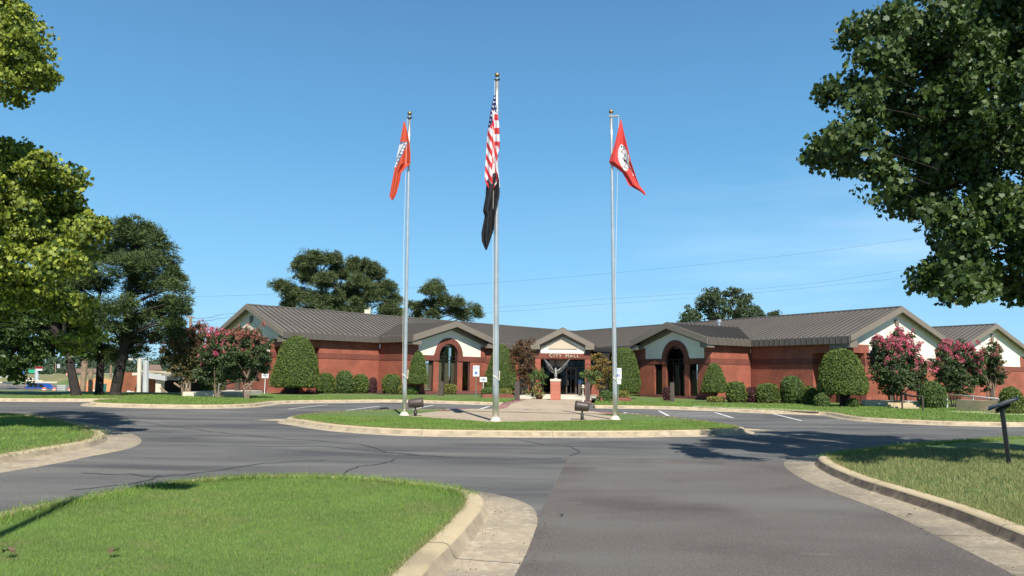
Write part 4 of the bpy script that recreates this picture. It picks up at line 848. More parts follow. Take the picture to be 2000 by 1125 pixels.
hsign(929, 781.5, 715, 'blue and white accessible parking sign in front of the left brick pier')
hsign(1207.5, 787.5, 720, 'blue and white accessible parking sign with a lower plate behind the right flagpole', True)
for px, py, yt, lab in ((943.5, 772, 737, 'small white lawn sign beside the left accessible parking sign'), (1228, 779, 743, 'small white lawn sign in front of the right tall clipped evergreen'), (516.5, 769.5, 729.5, 'small white lawn sign left of the big left clipped evergreen')):
    p = G(px, py, ZL); sc = FPX/p.y; zt = (py-yt)/sc; t = thing('lawn_sign', lab, 'sign', p, 'small white directional signs')
    MB().tube([p, p+Vector((0, 0, zt-.2))], .025, 8).build('post', 'white', t); w, h = 14/sc, 9.5/sc; c = p+Vector((0, -.04, zt-h/2)); pn = MB().box(c, (w, .02, h), PY).build('sign_panel', 'white', t)
    fb = Matrix.Rotation(PY, 3, 'Z')@Vector((0, -.015, 0)); k = MB(); k.box(c+fb+Vector((0, 0, h*.27)), (w*.14, .004, h*.14), PY); k.box(c+fb+Vector((0, 0, h*.02)), (w*.66, .004, h*.14), PY); k.box(c+fb+Vector((w*.05, 0, -h*.25)), (w*.3, .004, h*.12), PY); k.build('sign_marks', 'flagslate', pn)
# low brick planters either side of the path
for a, b, yy, lab in ((942, 1003, 776.5, 'low brick planter edge under the left cone topiary'), (1173, 1233, 783.2, 'low brick planter edge under the right tall clipped evergreen')):
    p0, p1 = G(a, yy, ZL), G(b, yy+.6, ZL); mbp = MB(); d = p1-p0; n_ = Vector((-d.y, d.x, 0)).normalized()
    mbp.hexa([p0, p1, p1+n_*.25, p0+n_*.25], [v+Vector((0, 0, .22)) for v in (p0, p1, p1+n_*.25, p0+n_*.25)]); mbp.hexa([p1, p1+n_*2.2, p1+n_*2.2-d.normalized()*.25, p1+n_*.26-d.normalized()*.25], [v+Vector((0, 0, .22)) for v in (p1, p1+n_*2.2, p1+n_*2.2-d.normalized()*.25, p1+n_*.26-d.normalized()*.25)])
    t = thing('planter_edge', lab, 'planter', p0); mbp.build('brick_edge', 'planter', t)
    mu = MB().poly([v+Vector((0, 0, .12)) for v in (p0+n_*.2, p1+n_*.2, p1+n_*2.2, p0+n_*2.2)]); mu.build('mulch', 'mulch', t)
def rail(name, label, pts, posts, r, m, grp=None, px2=None):
    t = thing(name, label, 'railing', pts[0].copy(), grp); t.location.z = ZL; t.matrix_world = Matrix.Translation(t.location)
    MB().tube(pts, r, 8).build('top_rail', m, t, True)
    for a, z0 in posts:
        MB().tube([Vector((a.x, a.y, z0)), a], r*.95, 8).build('post', m, t)
    return t
def at(px, py, base): return Vector((base.x, base.y, D(px, py, base.y).z))
# left steps
b0, b1, b2 = G(426, 777, ZL), G(460, 773, ZL), G(475, 771, ZL); b1.y = b0.y+1.6; b1 = Vector((D(457, 770, b0.y+1.2).x, b0.y+1.2, ZL)); b2 = Vector((D(475, 770, b0.y+2).x, b0.y+2, ZL))
rail('handrail', 'dull brown handrail by the left concrete steps', [at(426, 750.5, b0), at(442, 750.5, Vector((D(442, 770, b0.y+.5).x, b0.y+.5, 0))), at(460, 745.5, b1), at(475, 743.5, b2)], [(at(426, 750.5, b0), ZL-.05), (at(475, 743.5, b2), ZL)], .045, 'grey')
def lowwall(name, label, A_, B_, h, th, m='concp', cat='low wall'):
    d = (B_-A_); n_ = Vector((-d.y, d.x, 0)).normalized()*th; t = thing(name, label, cat, A_)
    MB().hexa([v+Vector((0, 0, -.05)) for v in (A_, B_, B_+n_, A_+n_)], [v+Vector((0, 0, h)) for v in (A_, B_, B_+n_, A_+n_)]).build('wall', m, t); return t
t = lowwall('concrete_landing', 'pale concrete landing beside the left steps', G(429, 775.3, ZL), G(512, 770.5, ZL), .26, 2.2)
st = MB(); a = G(432, 776.2, ZL); [st.box(a+Vector((.5, .1+.3*k, .06+.1*k)), (1.3, .3, .12), PY) for k in range(2)]; st.build('step', 'conc', t)
# right steps and handrail
t = lowwall('concrete_landing', 'pale concrete landing and steps in front of the right gable', G(1690, 793.3, ZL), G(1797, 796, ZL), .34, 2.4)
st = MB(); a = G(1783, 799, ZL); [st.box(a+Vector((-.3, .2+.3*k, .05+.1*k)), (1.3, .3, .12), PY) for k in range(3)]; st.build('step', 'conc', t)
b0 = G(1803, 803, ZL); b1 = Vector((D(1784, 790, b0.y+1.2).x, b0.y+1.2, ZL)); b2 = Vector((D(1762, 790, b0.y+2.4).x, b0.y+2.4, ZL))
rail('handrail', 'dark brown handrail by the right concrete steps', [at(1803, 774.5, b0), at(1784, 774, b1), at(1762, 769, b2)], [(at(1803, 774.5, b0), ZL-.05), (at(1762, 769, b2), ZL)], .05, 'brown')
# white ramp rail and wall
b0 = G(1961, 806, ZL); bL = Vector((D(1850, 790, b0.y+6.5).x, b0.y+6.5, ZL)); Lp = lambda f: b0.lerp(bL, f)
rail('ramp_railing', 'white pipe railing along the concrete ramp at far right', [at(1962.5, 806, b0)+Vector((0, 0, .0)), at(1961, 782, b0), at(1955, 779, Lp(.06)), at(1909, 774.5, Lp(.5)), at(1850, 770, bL)],
     [(at(1952, 779, Lp(.08)), ZL), (at(1909, 774.5, Lp(.5)), ZL), (at(1850, 770, bL), ZL)], .04, 'white')
lowwall('ramp_wall', 'low concrete ramp wall at far right under the white railing', G(1868, 801, ZL), G(1980, 807, ZL), .56, .6, 'conc')
# interpretive sign on the near right lawn
p = G(1971, 907, ZL); t = thing('lectern_sign', 'dark angled information panel on a leaning post in the right lawn', 'sign', p)
tp = Vector((D(1957, 800, p.y).x, p.y, D(1957, 800, p.y).z)); ax = (tp-p).normalized()
MB().tube([p-ax*.05, p+ax*(tp-p).length], .048, 4).build('post', 'black', t)
e0, e1 = D(1931, 800, p.y-.1), D(1990, 779, p.y+.12); d = e1-e0; up_ = Vector((0, 1, 0)); wv = Vector((.24, .36, .035)); nn = d.cross(wv).normalized()
MB().hexa([e0-wv*.5, e1-wv*.5, e1+wv*.5, e0+wv*.5], [v+nn*.03 for v in (e0-wv*.5, e1-wv*.5, e1+wv*.5, e0+wv*.5)]).build('panel', 'black', t)
MB().hexa([e0+d*.06-wv*.44+nn*.031, e1-d*.06-wv*.44+nn*.031, e1-d*.06+wv*.44+nn*.031, e0+d*.06+wv*.44+nn*.031], [v+nn*.034 for v in (e0+d*.06-wv*.44, e1-d*.06-wv*.44, e1-d*.06+wv*.44, e0+d*.06+wv*.44)]).build('panel_face', 'grey', t)
MB().tube([tp-Vector((.1, 0, .02)), tp+Vector((.14, 0, .08))], .04, 6).build('bracket', 'black', t)
# small litter
def deadleaf(px, py, s, lab, z=ZL+.035, m='dleaf', name='dead_leaf', grp='dead leaves on the near lawn'):
    p = G(px, py, z); mb = MB(); k = len(MAPLE)
    a = random.random()*6; mb.poly([p+Vector(((x*cos(a)-y*sin(a))*s, (x*sin(a)+y*cos(a))*s, abs(x)*s*.9+.004)) for x, y in MAPLE]); o = mb.build(name, m, uv=False); tag(o, lab, 'leaf', grp); return o
deadleaf(18, 1082, .1, 'curled brown leaf in the grass, the left of two'); deadleaf(222, 1081, .085, 'curled brown leaf in the grass, the right of two')
deadleaf(1096, 1008, .05, 'tiny dark leaf on the brown asphalt near the gutter corner', .012, 'black', grp=None); deadleaf(1777, 1007, .05, 'tiny dark leaf in the gutter of the right kerb', .03, 'black', grp=None)

# ------------------------------------------------------------ trees
def blobs_px(lst, Y, jit=1., rs=RS, zsq=1.):
    out = []
    for px, py, r in lst:
        y = Y+rs.uniform(-jit, jit); p = D(px, py, y); R_ = r*y/FPX; out.append((p.x, p.y, p.z, R_, R_*zsq))
    return out
def broadleaf(name, label, cat, base, blobs, leafm, barkm, dens, per, csz, lsz, shape=OVAL, tr=.2, up=.35, flat=.45, grp=None, fork=.35, twig=.03, hollow=.35, stems=1, mast=None):
    t = thing(name, label, cat, base, grp); P, C = clusters(blobs, dens, per, csz, flat, hollow=hollow)
    leaves('crown', P, lsz, leafm, t, shape, up, .4, bend=.3)
    cz = np.mean([b[2] for b in blobs]); ctr = Vector((np.mean([b[0] for b in blobs]), np.mean([b[1] for b in blobs]), cz)); base = Vector(base)
    mb = MB(); fk = base.lerp(Vector((ctr.x*.4+base.x*.6, ctr.y*.4+base.y*.6, cz)), fork)
    for k in range(stems):
        o = Vector((RS.normal()*tr*1.2, RS.normal()*tr*1.2, 0)) if stems > 1 else Vector((0, 0, 0))
        mb.tube([base+o+Vector((0, 0, -.1)), base+o+Vector((0, 0, .15)), base.lerp(fk, .5)+o*1.4, fk+o*2], [tr*1.5, tr*1.1, tr*.9, tr*.75], 9)
    if mast: mb.tube([fk, Vector((base.x, base.y, mast))], [tr*.75, tr*.2], 9)
    for b in blobs:
        c = Vector(b[:3]); f0 = fk
        if mast: c.y += b[3]*.9
        if mast: f0 = Vector((base.x, base.y, min(max(c.z-.3-.25*(c.xy-base.xy).length, 2.6), mast-.5)))
        m1 = f0.lerp(c, .5)+Vector(RS.normal(size=3)*.12)+Vector((0, 0, (c-f0).length*.06)); k_ = .1 if mast else 1; mb.tube(catmull([f0, m1, c], 4), list(np.linspace(tr*.6*k_, tr*.1*k_, 9)), 6, cap=False)
    idx = RS.choice(len(C), min(len(C), 60 if mast else 260), replace=False); ba = np.array([b[:3] for b in blobs])
    for i in idx:
        j = np.argmin(np.linalg.norm(ba-C[i], axis=1)); limbs(mb, ba[j], [C[i]], twig, 3)
    mb.build('trunk', barkm, t, uv=False); return t
# right maple, close to the camera; its trunk stands just outside the frame
R1 = [(1700, 35, 32), (1655, 62, 24), (1730, 80, 60), (1682, 120, 40), (1790, 40, 60), (1640, 185, 42), (1600, 170, 18), (1700, 190, 60), (1588, 275, 26), (1572, 300, 12), (1640, 260, 50), (1610, 322, 20), (1665, 300, 45), (1700, 345, 34), (1760, 150, 80), (1760, 290, 70),
      (1725, 400, 16), (1755, 380, 34), (1790, 400, 34), (1850, 90, 90), (1850, 220, 90), (1840, 350, 80), (1830, 440, 40), (1812, 500, 26), (1792, 540, 20), (1775, 556, 10), (1840, 520, 26), (1845, 574, 16), (1870, 470, 50), (1893, 545, 22), (1905, 572, 14), (1930, 480, 60), (1940, 350, 80), (1930, 190, 90), (1940, 60, 90), (1960, 545, 32), (1990, 575, 20), (1985, 430, 70),
      (2010, 260, 100), (2040, 100, 110), (2060, 500, 80), (2120, 350, 130), (2180, 180, 140), (2200, 480, 110), (1900, -60, 90), (2020, -80, 130), (1800, -70, 60), (2150, -120, 160), (2300, 0, 180), (2320, 320, 150)]
rsM = np.random.RandomState(21)
broadleaf('maple_tree', 'dark green maple overhanging the right side of the frame', 'tree', (10.4, 13.2, ZL), blobs_px([(a+(30 if a < 1850 else 6), b-(16 if b > 380 else 0), c*.95) for a, b, c in R1], 12.3, 1.3, rsM), 'leafR', 'bark', 58, 110, .29, .08, MAPLE, .24, .35, .8, 'maples at the edges', .0, .008, .2, mast=8.5)
Lm = [(10, 20, 40), (45, 55, 34), (70, 100, 40), (100, 130, 30), (118, 155, 16), (60, 160, 30), (15, 140, 55), (30, 90, 60), (-60, 60, 90), (-60, 160, 60), (-140, 250, 110), (20, 290, 44), (70, 295, 34), (110, 300, 24), (60, 345, 60), (120, 350, 44), (160, 345, 18), (30, 420, 80), (110, 410, 56), (160, 405, 36), (185, 445, 34), (212, 440, 16), (130, 470, 60), (195, 480, 24), (60, 510, 80), (150, 520, 44), (150, 590, 40), (190, 650, 24), (170, 665, 26), (-60, 400, 110), (-60, 560, 110), (-180, 480, 120)]
broadleaf('maple_tree', 'sunlit yellow-green maple filling the left edge of the frame', 'tree', (-13.4, 17.8, ZL), blobs_px([(a-(26 if a > 60 else 8), b+(-10 if b < 200 else 12 if b < 320 else 0), c*.92) for a, b, c in Lm], 17.3, 1.6, rsM), 'leafL', 'bark', 50, 140, .38, .088, MAPLE, .28, .45, .5, 'maples at the edges', .0, .009, .2, mast=9)
def pine(name, label, base, puffs, Yj, m, dens=22, per=250, tr=.3, grp='pines', nl=.17, lean=None, csz=.5, top=None):
    t = thing(name, label, 'tree', base, grp); bl = blobs_px(puffs, base.y, Yj, rsM, .62); P, C = clusters(bl, dens, per, csz, .6, rsM, .3)
    # needles fan up and out of each tuft
    n = len(P); k = per; Cc = np.repeat(C, k, axis=0)[:n]; d = P-Cc; d[:, 2] += .12; d /= np.linalg.norm(d, axis=1)[:, None]+1e-6; r = rsM.normal(size=(n, 3)); s = np.cross(d, r); s /= np.linalg.norm(s, axis=1)[:, None]
    L_ = nl*(.6+.8*rsM.rand(n, 1)); V = np.stack([P-s*nl*.15, P+s*nl*.15, P+d*L_], 1); npmesh('crown', V.reshape(-1, 3), 3, m, t)
    mb = MB(); tz = top or max(b[2] for b in bl)-1; cx = np.mean([b[0] for b in bl]); base = Vector(base); tp = Vector((lean if lean is not None else base.x*.5+cx*.5, base.y, tz))
    pts = [base+Vector((0, 0, -.2)), base+Vector((0, 0, .25)), base.lerp(tp, .35)+Vector((.1, 0, 0)), base.lerp(tp, .7)+Vector((-.1, 0, 0)), tp]; mb.tube(pts, [tr*1.5, tr, tr*.82, tr*.5, tr*.12], 9)
    for b in bl:
        c = Vector(b[:3]); f = min(max((c.z-base.z)/(tz-base.z)-.12, .25), .95); a = base.lerp(tp, f); mb.tube([a, a.lerp(c, .5)+Vector((0, 0, .15)), c], [tr*.32, tr*.2, tr*.08], 5, cap=False)
    ba = np.array([b[:3] for b in bl])
    for i in rsM.choice(len(C), min(len(C), 180), replace=False): j = np.argmin(np.linalg.norm(ba-C[i], axis=1)); limbs(mb, ba[j], [C[i]], .03, 3)
    mb.build('trunk', 'bark', t, uv=False); return t
PB = [(262, 442, 26), (235, 452, 28), (290, 450, 26), (300, 470, 30), (255, 480, 34), (215, 490, 26), (325, 505, 22), (290, 510, 34), (240, 520, 34), (345, 545, 16), (315, 545, 28), (270, 560, 30), (350, 596, 9), (345, 588, 20), (320, 600, 26), (230, 590, 30), (285, 620, 28), (330, 640, 18), (250, 650, 30), (300, 655, 20), (215, 640, 24), (345, 625, 10), (358, 606, 7), (344, 602, 11), (336, 622, 10), (340, 655, 12), (352, 560, 12), (338, 528, 14), (235, 690, 22), (270, 685, 18)]
Yp = 43.; g = lambda px, y=Yp: Vector((D(px, 770, y).x, y, ZL))
pine('pine_tree', 'big dark pine with spreading crown, its trunk the rightmost of three', g(225), PB, 1.6, 'pine', tr=.3, lean=D(262, 600, Yp).x)
PB2 = [(180, 505, 24), (165, 540, 28), (195, 550, 24), (150, 590, 30), (190, 610, 30), (130, 560, 26), (170, 650, 26), (210, 680, 18), (180, 690, 16), (140, 640, 24)]
pine('pine_tree', 'dark pine behind the left maple, its trunk the middle one of three', g(193, 44.5), PB2, 1.4, 'pine', tr=.23)
broadleaf('shade_tree', 'dark leafy tree behind the left maple, its trunk the leftmost of three', 'tree', g(148, 42), blobs_px([(150, 640, 26), (110, 620, 34), (60, 640, 34), (185, 660, 20), (160, 668, 24), (130, 590, 30), (100, 670, 22), (30, 600, 40), (30, 680, 26), (10, 600, 50), (5, 690, 40), (60, 600, 44), (25, 722, 22), (90, 560, 40), (40, 560, 44), (-20, 640, 60), (65, 690, 26)], 42, 1.5, rsM), 'leafR', 'bark', 30, 60, .5, .2, OVAL, .24, .4, .5, None, .75, .03)  # dark leaf colour stands in for the shade this tree sits in
Yf = 105.; gf = lambda px, y=Yf: Vector((D(px, 640, y).x, y, 0))
pine('pine_tree', 'tall pine behind the left roof, the left of the pair with a ragged crown', gf(640), [(625, 500, 20), (600, 510, 20), (650, 505, 16), (585, 520, 14), (600, 540, 22), (635, 545, 24), (655, 530, 18), (560, 560, 18), (545, 555, 10), (580, 575, 22), (615, 585, 26), (565, 590, 14), (650, 580, 22), (600, 610, 20), (640, 612, 22)], 2, 'pineB', 10, 240, .4, 'pines behind the roof', .32, csz=.85)
pine('pine_tree', 'rounded pine behind the left roof, the right of the pair', gf(705, 108), [(700, 510, 16), (720, 520, 18), (685, 530, 20), (740, 535, 16), (705, 550, 24), (755, 560, 20), (680, 570, 24), (730, 575, 24), (770, 585, 16), (700, 600, 24), (760, 605, 20), (670, 605, 18), (785, 608, 10)], 2, 'pineB', 10, 240, .4, 'pines behind the roof', .32, csz=.85)
pine('pine_tree', 'smaller airy pine behind the roof between the left and middle flagpoles', gf(852, 115), [(850, 555, 12), (838, 565, 14), (860, 568, 12), (870, 585, 14), (845, 590, 16), (895, 590, 12), (880, 605, 14), (820, 600, 12), (805, 595, 8), (925, 600, 10), (905, 615, 14), (935, 615, 10), (850, 612, 14), (815, 615, 12)], 2, 'pineB', 11, 200, .3, 'pines behind the roof', .32, csz=.85)
broadleaf('broadleaf_tree', 'grey-green round-headed tree behind the right roof', 'tree', gf(1415, 112), blobs_px([(1385, 575, 12), (1400, 580, 16), (1430, 575, 16), (1455, 580, 12), (1375, 595, 16), (1405, 602, 20), (1440, 600, 20), (1470, 605, 12), (1345, 612, 14), (1360, 620, 14), (1395, 622, 18), (1430, 622, 18), (1465, 618, 14), (1485, 610, 8), (1510, 608, 9), (1508, 620, 9), (1335, 622, 8)], 112, 3, rsM), 'oak', 'bark', 13, 60, .65, .3, OVAL, .35, .4, .6, None, .5, .05)
# crape myrtles
def myrtle(label, base, leafb, flowb, Y, rose='pink', lm='myrtle', grp='crape myrtles'):
    t = thing('crape_myrtle', label, 'tree', base, grp); bl = blobs_px([(a, b+3, c*1.12) for a, b, c in leafb], Y, .8, rsM); P, C = clusters(bl, 170, 40, .2, .6, rsM, .3); leaves('foliage', P, .105, lm, t, OVAL, .35)
    fb = blobs_px(flowb, Y-.5, .8, rsM); P2, C2 = clusters(fb, 75, 26, .1, 1.5, rsM, .2); 
    zc_ = np.percentile(C[:, 2], 55); k_ = C[(C[:, 2] > zc_+rsM.normal(size=len(C))*.35) & (rsM.rand(len(C)) < .42)]
    if len(k_): P2 = np.concatenate([P2, (k_[:, None, :]+inball(len(k_)*26, rsM).reshape(len(k_), 26, 3)*np.array([.09, .09, .16])+np.array([0, -.1, .12])).reshape(-1, 3)])
    if len(fb): leaves('blossom', P2, .055, rose, t, QUAD, .2)
    mb = MB(); ba = [Vector(b[:3]) for b in bl]
    for k in range(6):
        a = 2*pi*k/6; o = Vector((cos(a)*.1, sin(a)*.1, 0)); tgt = ba[(k*3) % len(ba)]
        mb.tube([base+o, base+o*2.2+Vector((0, 0, .7)), base.lerp(tgt, .5)+o*3, tgt], [.05, .042, .032, .015], 6)
    for i in rsM.choice(len(C), min(len(C), 150), replace=False): j = np.argmin([np.linalg.norm(np.array(b)-C[i]) for b in ba]); limbs(mb, ba[j], [C[i]], .014, 3)
    for b in ba: mb.tube([base+Vector((0, 0, 1.1)), (base+Vector((0, 0, 1.1))).lerp(b, .5)+Vector((0, 0, .1)), b], [.035, .025, .012], 5, cap=False)
    mb.build('trunk', 'barkp', t, uv=False)
gz = lambda px, y: Vector((D(px, 770, y).x, y, ZL))
myrtle('reddening crape myrtle, leftmost of the group by the left gable', gz(360, 44), [(340, 680, 20), (365, 665, 20), (385, 650, 18), (350, 710, 22), (385, 690, 26), (330, 700, 12), (370, 725, 16), (400, 715, 18)], [(335, 672, 10), (370, 648, 14), (395, 636, 12)], 44, 'rose', 'myrtler')
myrtle('crape myrtle with bright pink blossom on the left side, middle of the left group', gz(425, 43), [(430, 665, 22), (415, 690, 22), (440, 700, 22), (455, 670, 20), (400, 725, 18), (430, 725, 16)], [(420, 655, 18), (415, 670, 18), (440, 662, 18), (407, 676, 9), (405, 705, 16), (410, 640, 10), (425, 685, 12)], 43, 'pink')
myrtle('faded rose crape myrtle hiding the left gable, right of the left group', gz(482, 41.5), [(470, 660, 22), (495, 660, 18), (500, 690, 22), (470, 695, 24), (450, 690, 18), (512, 700, 14), (485, 720, 20), (455, 722, 18), (520, 668, 8), (515, 715, 10)], [(480, 645, 14), (500, 652, 12), (470, 655, 12), (518, 632, 7), (455, 645, 10)], 41.5, 'rose')
myrtle('large crape myrtle full of pink blossom in front of the right gable', gz(1752, 44), [(1735, 690, 26), (1765, 695, 26), (1720, 700, 18), (1790, 715, 20), (1745, 725, 26), (1715, 725, 16), (1775, 740, 20), (1740, 750, 18), (1712, 665, 10), (1760, 660, 18), (1725, 675, 18), (1795, 735, 12)], [(1750, 655, 16), (1735, 668, 14), (1765, 672, 18), (1785, 680, 14), (1800, 675, 9), (1792, 700, 12), (1810, 718, 9), (1790, 725, 6), (1712, 660, 5), (1745, 690, 10), (1755, 645, 8), (1825, 722, 7)], 44, 'pink')
myrtle('crape myrtle with rose blossom right of the large pink one', gz(1862, 46), [(1855, 685, 22), (1880, 690, 22), (1850, 715, 24), (1885, 720, 22), (1905, 700, 16), (1845, 742, 20), (1880, 745, 20), (1910, 725, 12), (1840, 695, 12)], [(1850, 672, 12), (1875, 674, 12), (1895, 680, 10), (1908, 700, 10), (1915, 715, 10), (1850, 690, 7), (1912, 670, 7), (1885, 735, 7), (1860, 755, 6), (1876, 703, 6), (1835, 676, 8)], 46, 'pink')
myrtle('sparse greenish crape myrtle in front of the annex gable', gz(1935, 48), [(1935, 690, 16), (1925, 710, 18), (1945, 715, 16), (1930, 735, 18), (1950, 735, 10), (1915, 700, 10), (1940, 672, 8)], [(1950, 722, 8), (1968, 728, 5), (1945, 690, 5)], 48, 'rose')
# clipped evergreens and shrubs
def topiary(name, label, px, yb, prof, m='yew', grp='clipped topiary evergreens', Y=None, lsz=.07, n=7000, stem=None, hull='yewh', cat='topiary', jag=.03, up=.3):
    """prof: list of (half width px, y px) from bottom to top"""
    wpx = prof[0][0] if len(prof) == 6 else max(p[0] for p in prof); Yb = G(px, yb, ZL).y; s_ = 1 if px > 1090 else -1
    for k in range(60):      # step forward until the plant clears the wall behind it
        c = D(px, 770, Yb); dx, dy = c.x-OX, c.y-OY; u = (dx*cos(YAW)-dy*sin(YAW))*s_; v = VA-(dx*sin(YAW)+dy*cos(YAW)); tt, oo = u*sin(BETA)+v*cos(BETA), -u*cos(BETA)+v*sin(BETA); rr_ = wpx*Yb/FPX*.8
        if oo > rr_ and (not (15.4-rr_ < tt < 23+rr_) or oo > 4+rr_) or (abs(u) < 5): break
        Yb -= .2
    base = Vector((D(px, 770, Yb).x, Yb, ZL)) if Y is None else gz(px, Y); sc = base.y/FPX; t = thing(name, label, cat, base, grp)
    zz = lambda y: D(px, y, base.y).z; pr = [(w*sc, zz(y)) for w, y in prof]; rr = np.array([p[0] for p in pr]); zc = np.array([p[1] for p in pr])
    if len(prof) == 6: zc[0] = ZL; pr[0] = (pr[0][0], ZL)
    k = np.linspace(0, len(pr)-1, 26); R_ = np.interp(k, range(len(pr)), rr); Z_ = np.interp(k, range(len(pr)), zc)
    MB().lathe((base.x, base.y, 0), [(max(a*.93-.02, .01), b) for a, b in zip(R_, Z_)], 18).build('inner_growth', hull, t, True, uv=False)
    ar = (R_[1:]+R_[:-1])*.5*np.hypot(np.diff(R_), np.diff(Z_))+1e-5; s = rsM.choice(25, n, p=ar/ar.sum()); f = rsM.rand(n); a = rsM.rand(n)*2*pi
    f1, f2, f3_ = rsM.rand(3)*6; lump = 1+jag*np.sin(a*3+Z_[s]*2.2+f1)+jag*.8*np.sin(a*7-Z_[s]*5+f2)+jag*.5*np.sin(a*13+Z_[s]*9+f3_); r = (R_[s]*(1-f)+R_[s+1]*f)*lump*(1-.05*rsM.rand(n)); z = Z_[s]*(1-f)+Z_[s+1]*f
    if jag > .05: r = r*(1+.2*rsM.rand(n)*(rsM.rand(n) < .1))      # stray shoots
    leaves('foliage', np.stack([base.x+r*np.cos(a), base.y+r*np.sin(a), z], 1)+rsM.normal(size=(n, 3))*lsz*.35, lsz, m, t, OVAL, up, .5, rsM)
    mb = MB(); zb = pr[0][1]
    if stem: mb.tube([base, base+Vector((.04, 0, (zb-ZL)*.5)), Vector((base.x, base.y, zb+.3))], [stem*1.3, stem, stem], 8); mb.tube([base+Vector((0, 0, .2)), Vector((base.x+rr.max()*.4, base.y, zb+.15))], [stem*.7, stem*.4], 6)
    else: mb.tube([base, Vector((base.x, base.y, zb+.3))], [.12, .1], 8)
    mb.build('stem', 'bark', t, uv=False); return t
topiary('clipped_evergreen', 'huge bell-shaped clipped evergreen at the left gable corner', 576, 767, [(34, 756), (46, 752), (46, 742), (43, 725), (38, 702), (33, 685), (26, 670), (17, 661), (7, 657), (1, 656)], n=16000, stem=.14, lsz=.08)
topiary('clipped_evergreen', 'small cone-shaped clipped evergreen on a stem before the left pavilion', 815, 765, [(10, 749), (20, 748), (19, 738), (16, 718), (12, 700), (7, 690), (2, 686)], n=6000, stem=.07)
topiary('clipped_evergreen', 'tall straight-sided cone topiary behind the middle flagpole', 978, 771, [(26, 762), (35, 755), (34, 748), (30, 730), (24, 708), (16, 687), (9, 676), (2, 672)], n=12000, stem=.1)
topiary('clipped_evergreen', 'tall rounded clipped evergreen behind the right flagpole', 1219, 779, [(24, 768), (31, 762), (31, 745), (28, 722), (23, 700), (17, 686), (8, 680), (1, 679)], n=12000, stem=.1)
topiary('clipped_evergreen', 'small conical clipped evergreen on a forked stem before the right pavilion', 1396, 781, [(12, 766), (26, 764), (25, 755), (19, 736), (13, 720), (7, 712), (1, 709)], n=7000, stem=.07)
topiary('clipped_evergreen', 'large dome-shaped clipped evergreen at the right gable corner', 1645, 794, [(30, 769), (44, 767), (46, 757), (43, 738), (37, 715), (30, 697), (20, 687), (9, 683), (1, 682)], n=16000, stem=.16, lsz=.08)
sh = lambda w, yb, yt, fl=.55: [(w*.72, yb), (w*.95, yb-(yb-yt)*.15), (w, yb-(yb-yt)*.45), (w*.9, yb-(yb-yt)*.75), (w*fl, yb-(yb-yt)*.94), (w*.1, yt)]
for px, yb, w, yt, m, lab in ((635, 768, 17, 729, 'yew', 'round green shrub touching the right side of the huge left evergreen'), (671, 768, 17, 724, 'shrub', 'broad round green shrub, second from the huge left evergreen'), (703, 768, 15, 731, 'yew', 'round green shrub left of the purple bush on the left wing'),
                             (727, 767, 9, 738, 'purple', 'small dark purple bush at the corner of the left wing'), (765, 768, 19, 731, 'yew', 'clipped green shrub just left of the left flagpole'), (788, 770, 9, 752, 'goldshrub', 'small yellow-green bush just left of the left flagpole'),
                             (806, 770, 12, 756, 'shrub', 'low leafy plant under the left cone-shaped topiary'), (879, 770, 11, 751, 'goldshrub', 'lime green bush beside the left dark square post'), (877, 757, 8, 743, 'purple', 'little red-leaved bush above the lime bush at the left arch'),
                             (976, 765, 18, 731, 'goldshrub', 'golden dome shrub in front of the tall cone topiary'), (955, 773, 13, 758, 'shrub', 'low green mound left of the middle flagpole'), (986, 774, 14, 759, 'goldshrub', 'low bronze-green mound right of the middle flagpole'),
                             (1196, 774, 22, 736, 'goldshrub', 'lime-gold shrub behind the right flagpole'), (1185, 783, 14, 764, 'shrub', 'low mound left of the right flagpole'), (1214, 783, 14, 764, 'goldshrub', 'low bronze-green mound right of the right flagpole'),
                             (1305, 782, 9, 756, 'purple', 'red-leaved bush left of the right dark square post'), (1398, 785, 15, 776, 'goldshrub', 'pale variegated ground plants under the right cone topiary'), (1437, 786, 18, 746, 'yew', 'square-clipped green shrub at the right pavilion corner'),
                             (1468, 786, 13, 757, 'purple', 'faded purple bush in the inner corner of the right wing'), (1500, 787, 20, 750, 'yew', 'flat-topped clipped shrub on the right wing wall'), (1546, 788, 21, 735, 'shrub', 'large loose round shrub on the right wing wall'),
                             (1581, 790, 15, 755, 'yew', 'dark round shrub left of the dome evergreen on the right'), (1604, 794, 12, 770, 'shrub', 'shaded bush under the left edge of the dome evergreen'), (1821, 797, 22, 746, 'shrub', 'tall oval green shrub beside the right steps'),
                             (1973, 808, 18, 757, 'yew', 'green oval shrub behind the angled information panel'), (1996, 808, 9, 780, 'yew', 'small shrub at the right edge of the frame'), (415, 771, 20, 722, 'yew', 'dark rounded bush below the left crape myrtles'), (1665, 795, 10, 780, 'shrub', 'small light green plant under the right edge of the dome evergreen')):
    topiary('shrub', lab, px, yb, sh(w, yb-1, yt, .75 if 'flat' in lab or 'square' in lab else .55), m, 'shrubs along the building front', n=int(900+w*w*9), lsz=.085, hull='yewh' if m != 'purple' else 'mulch', cat='shrub', jag=.085, up=.15)
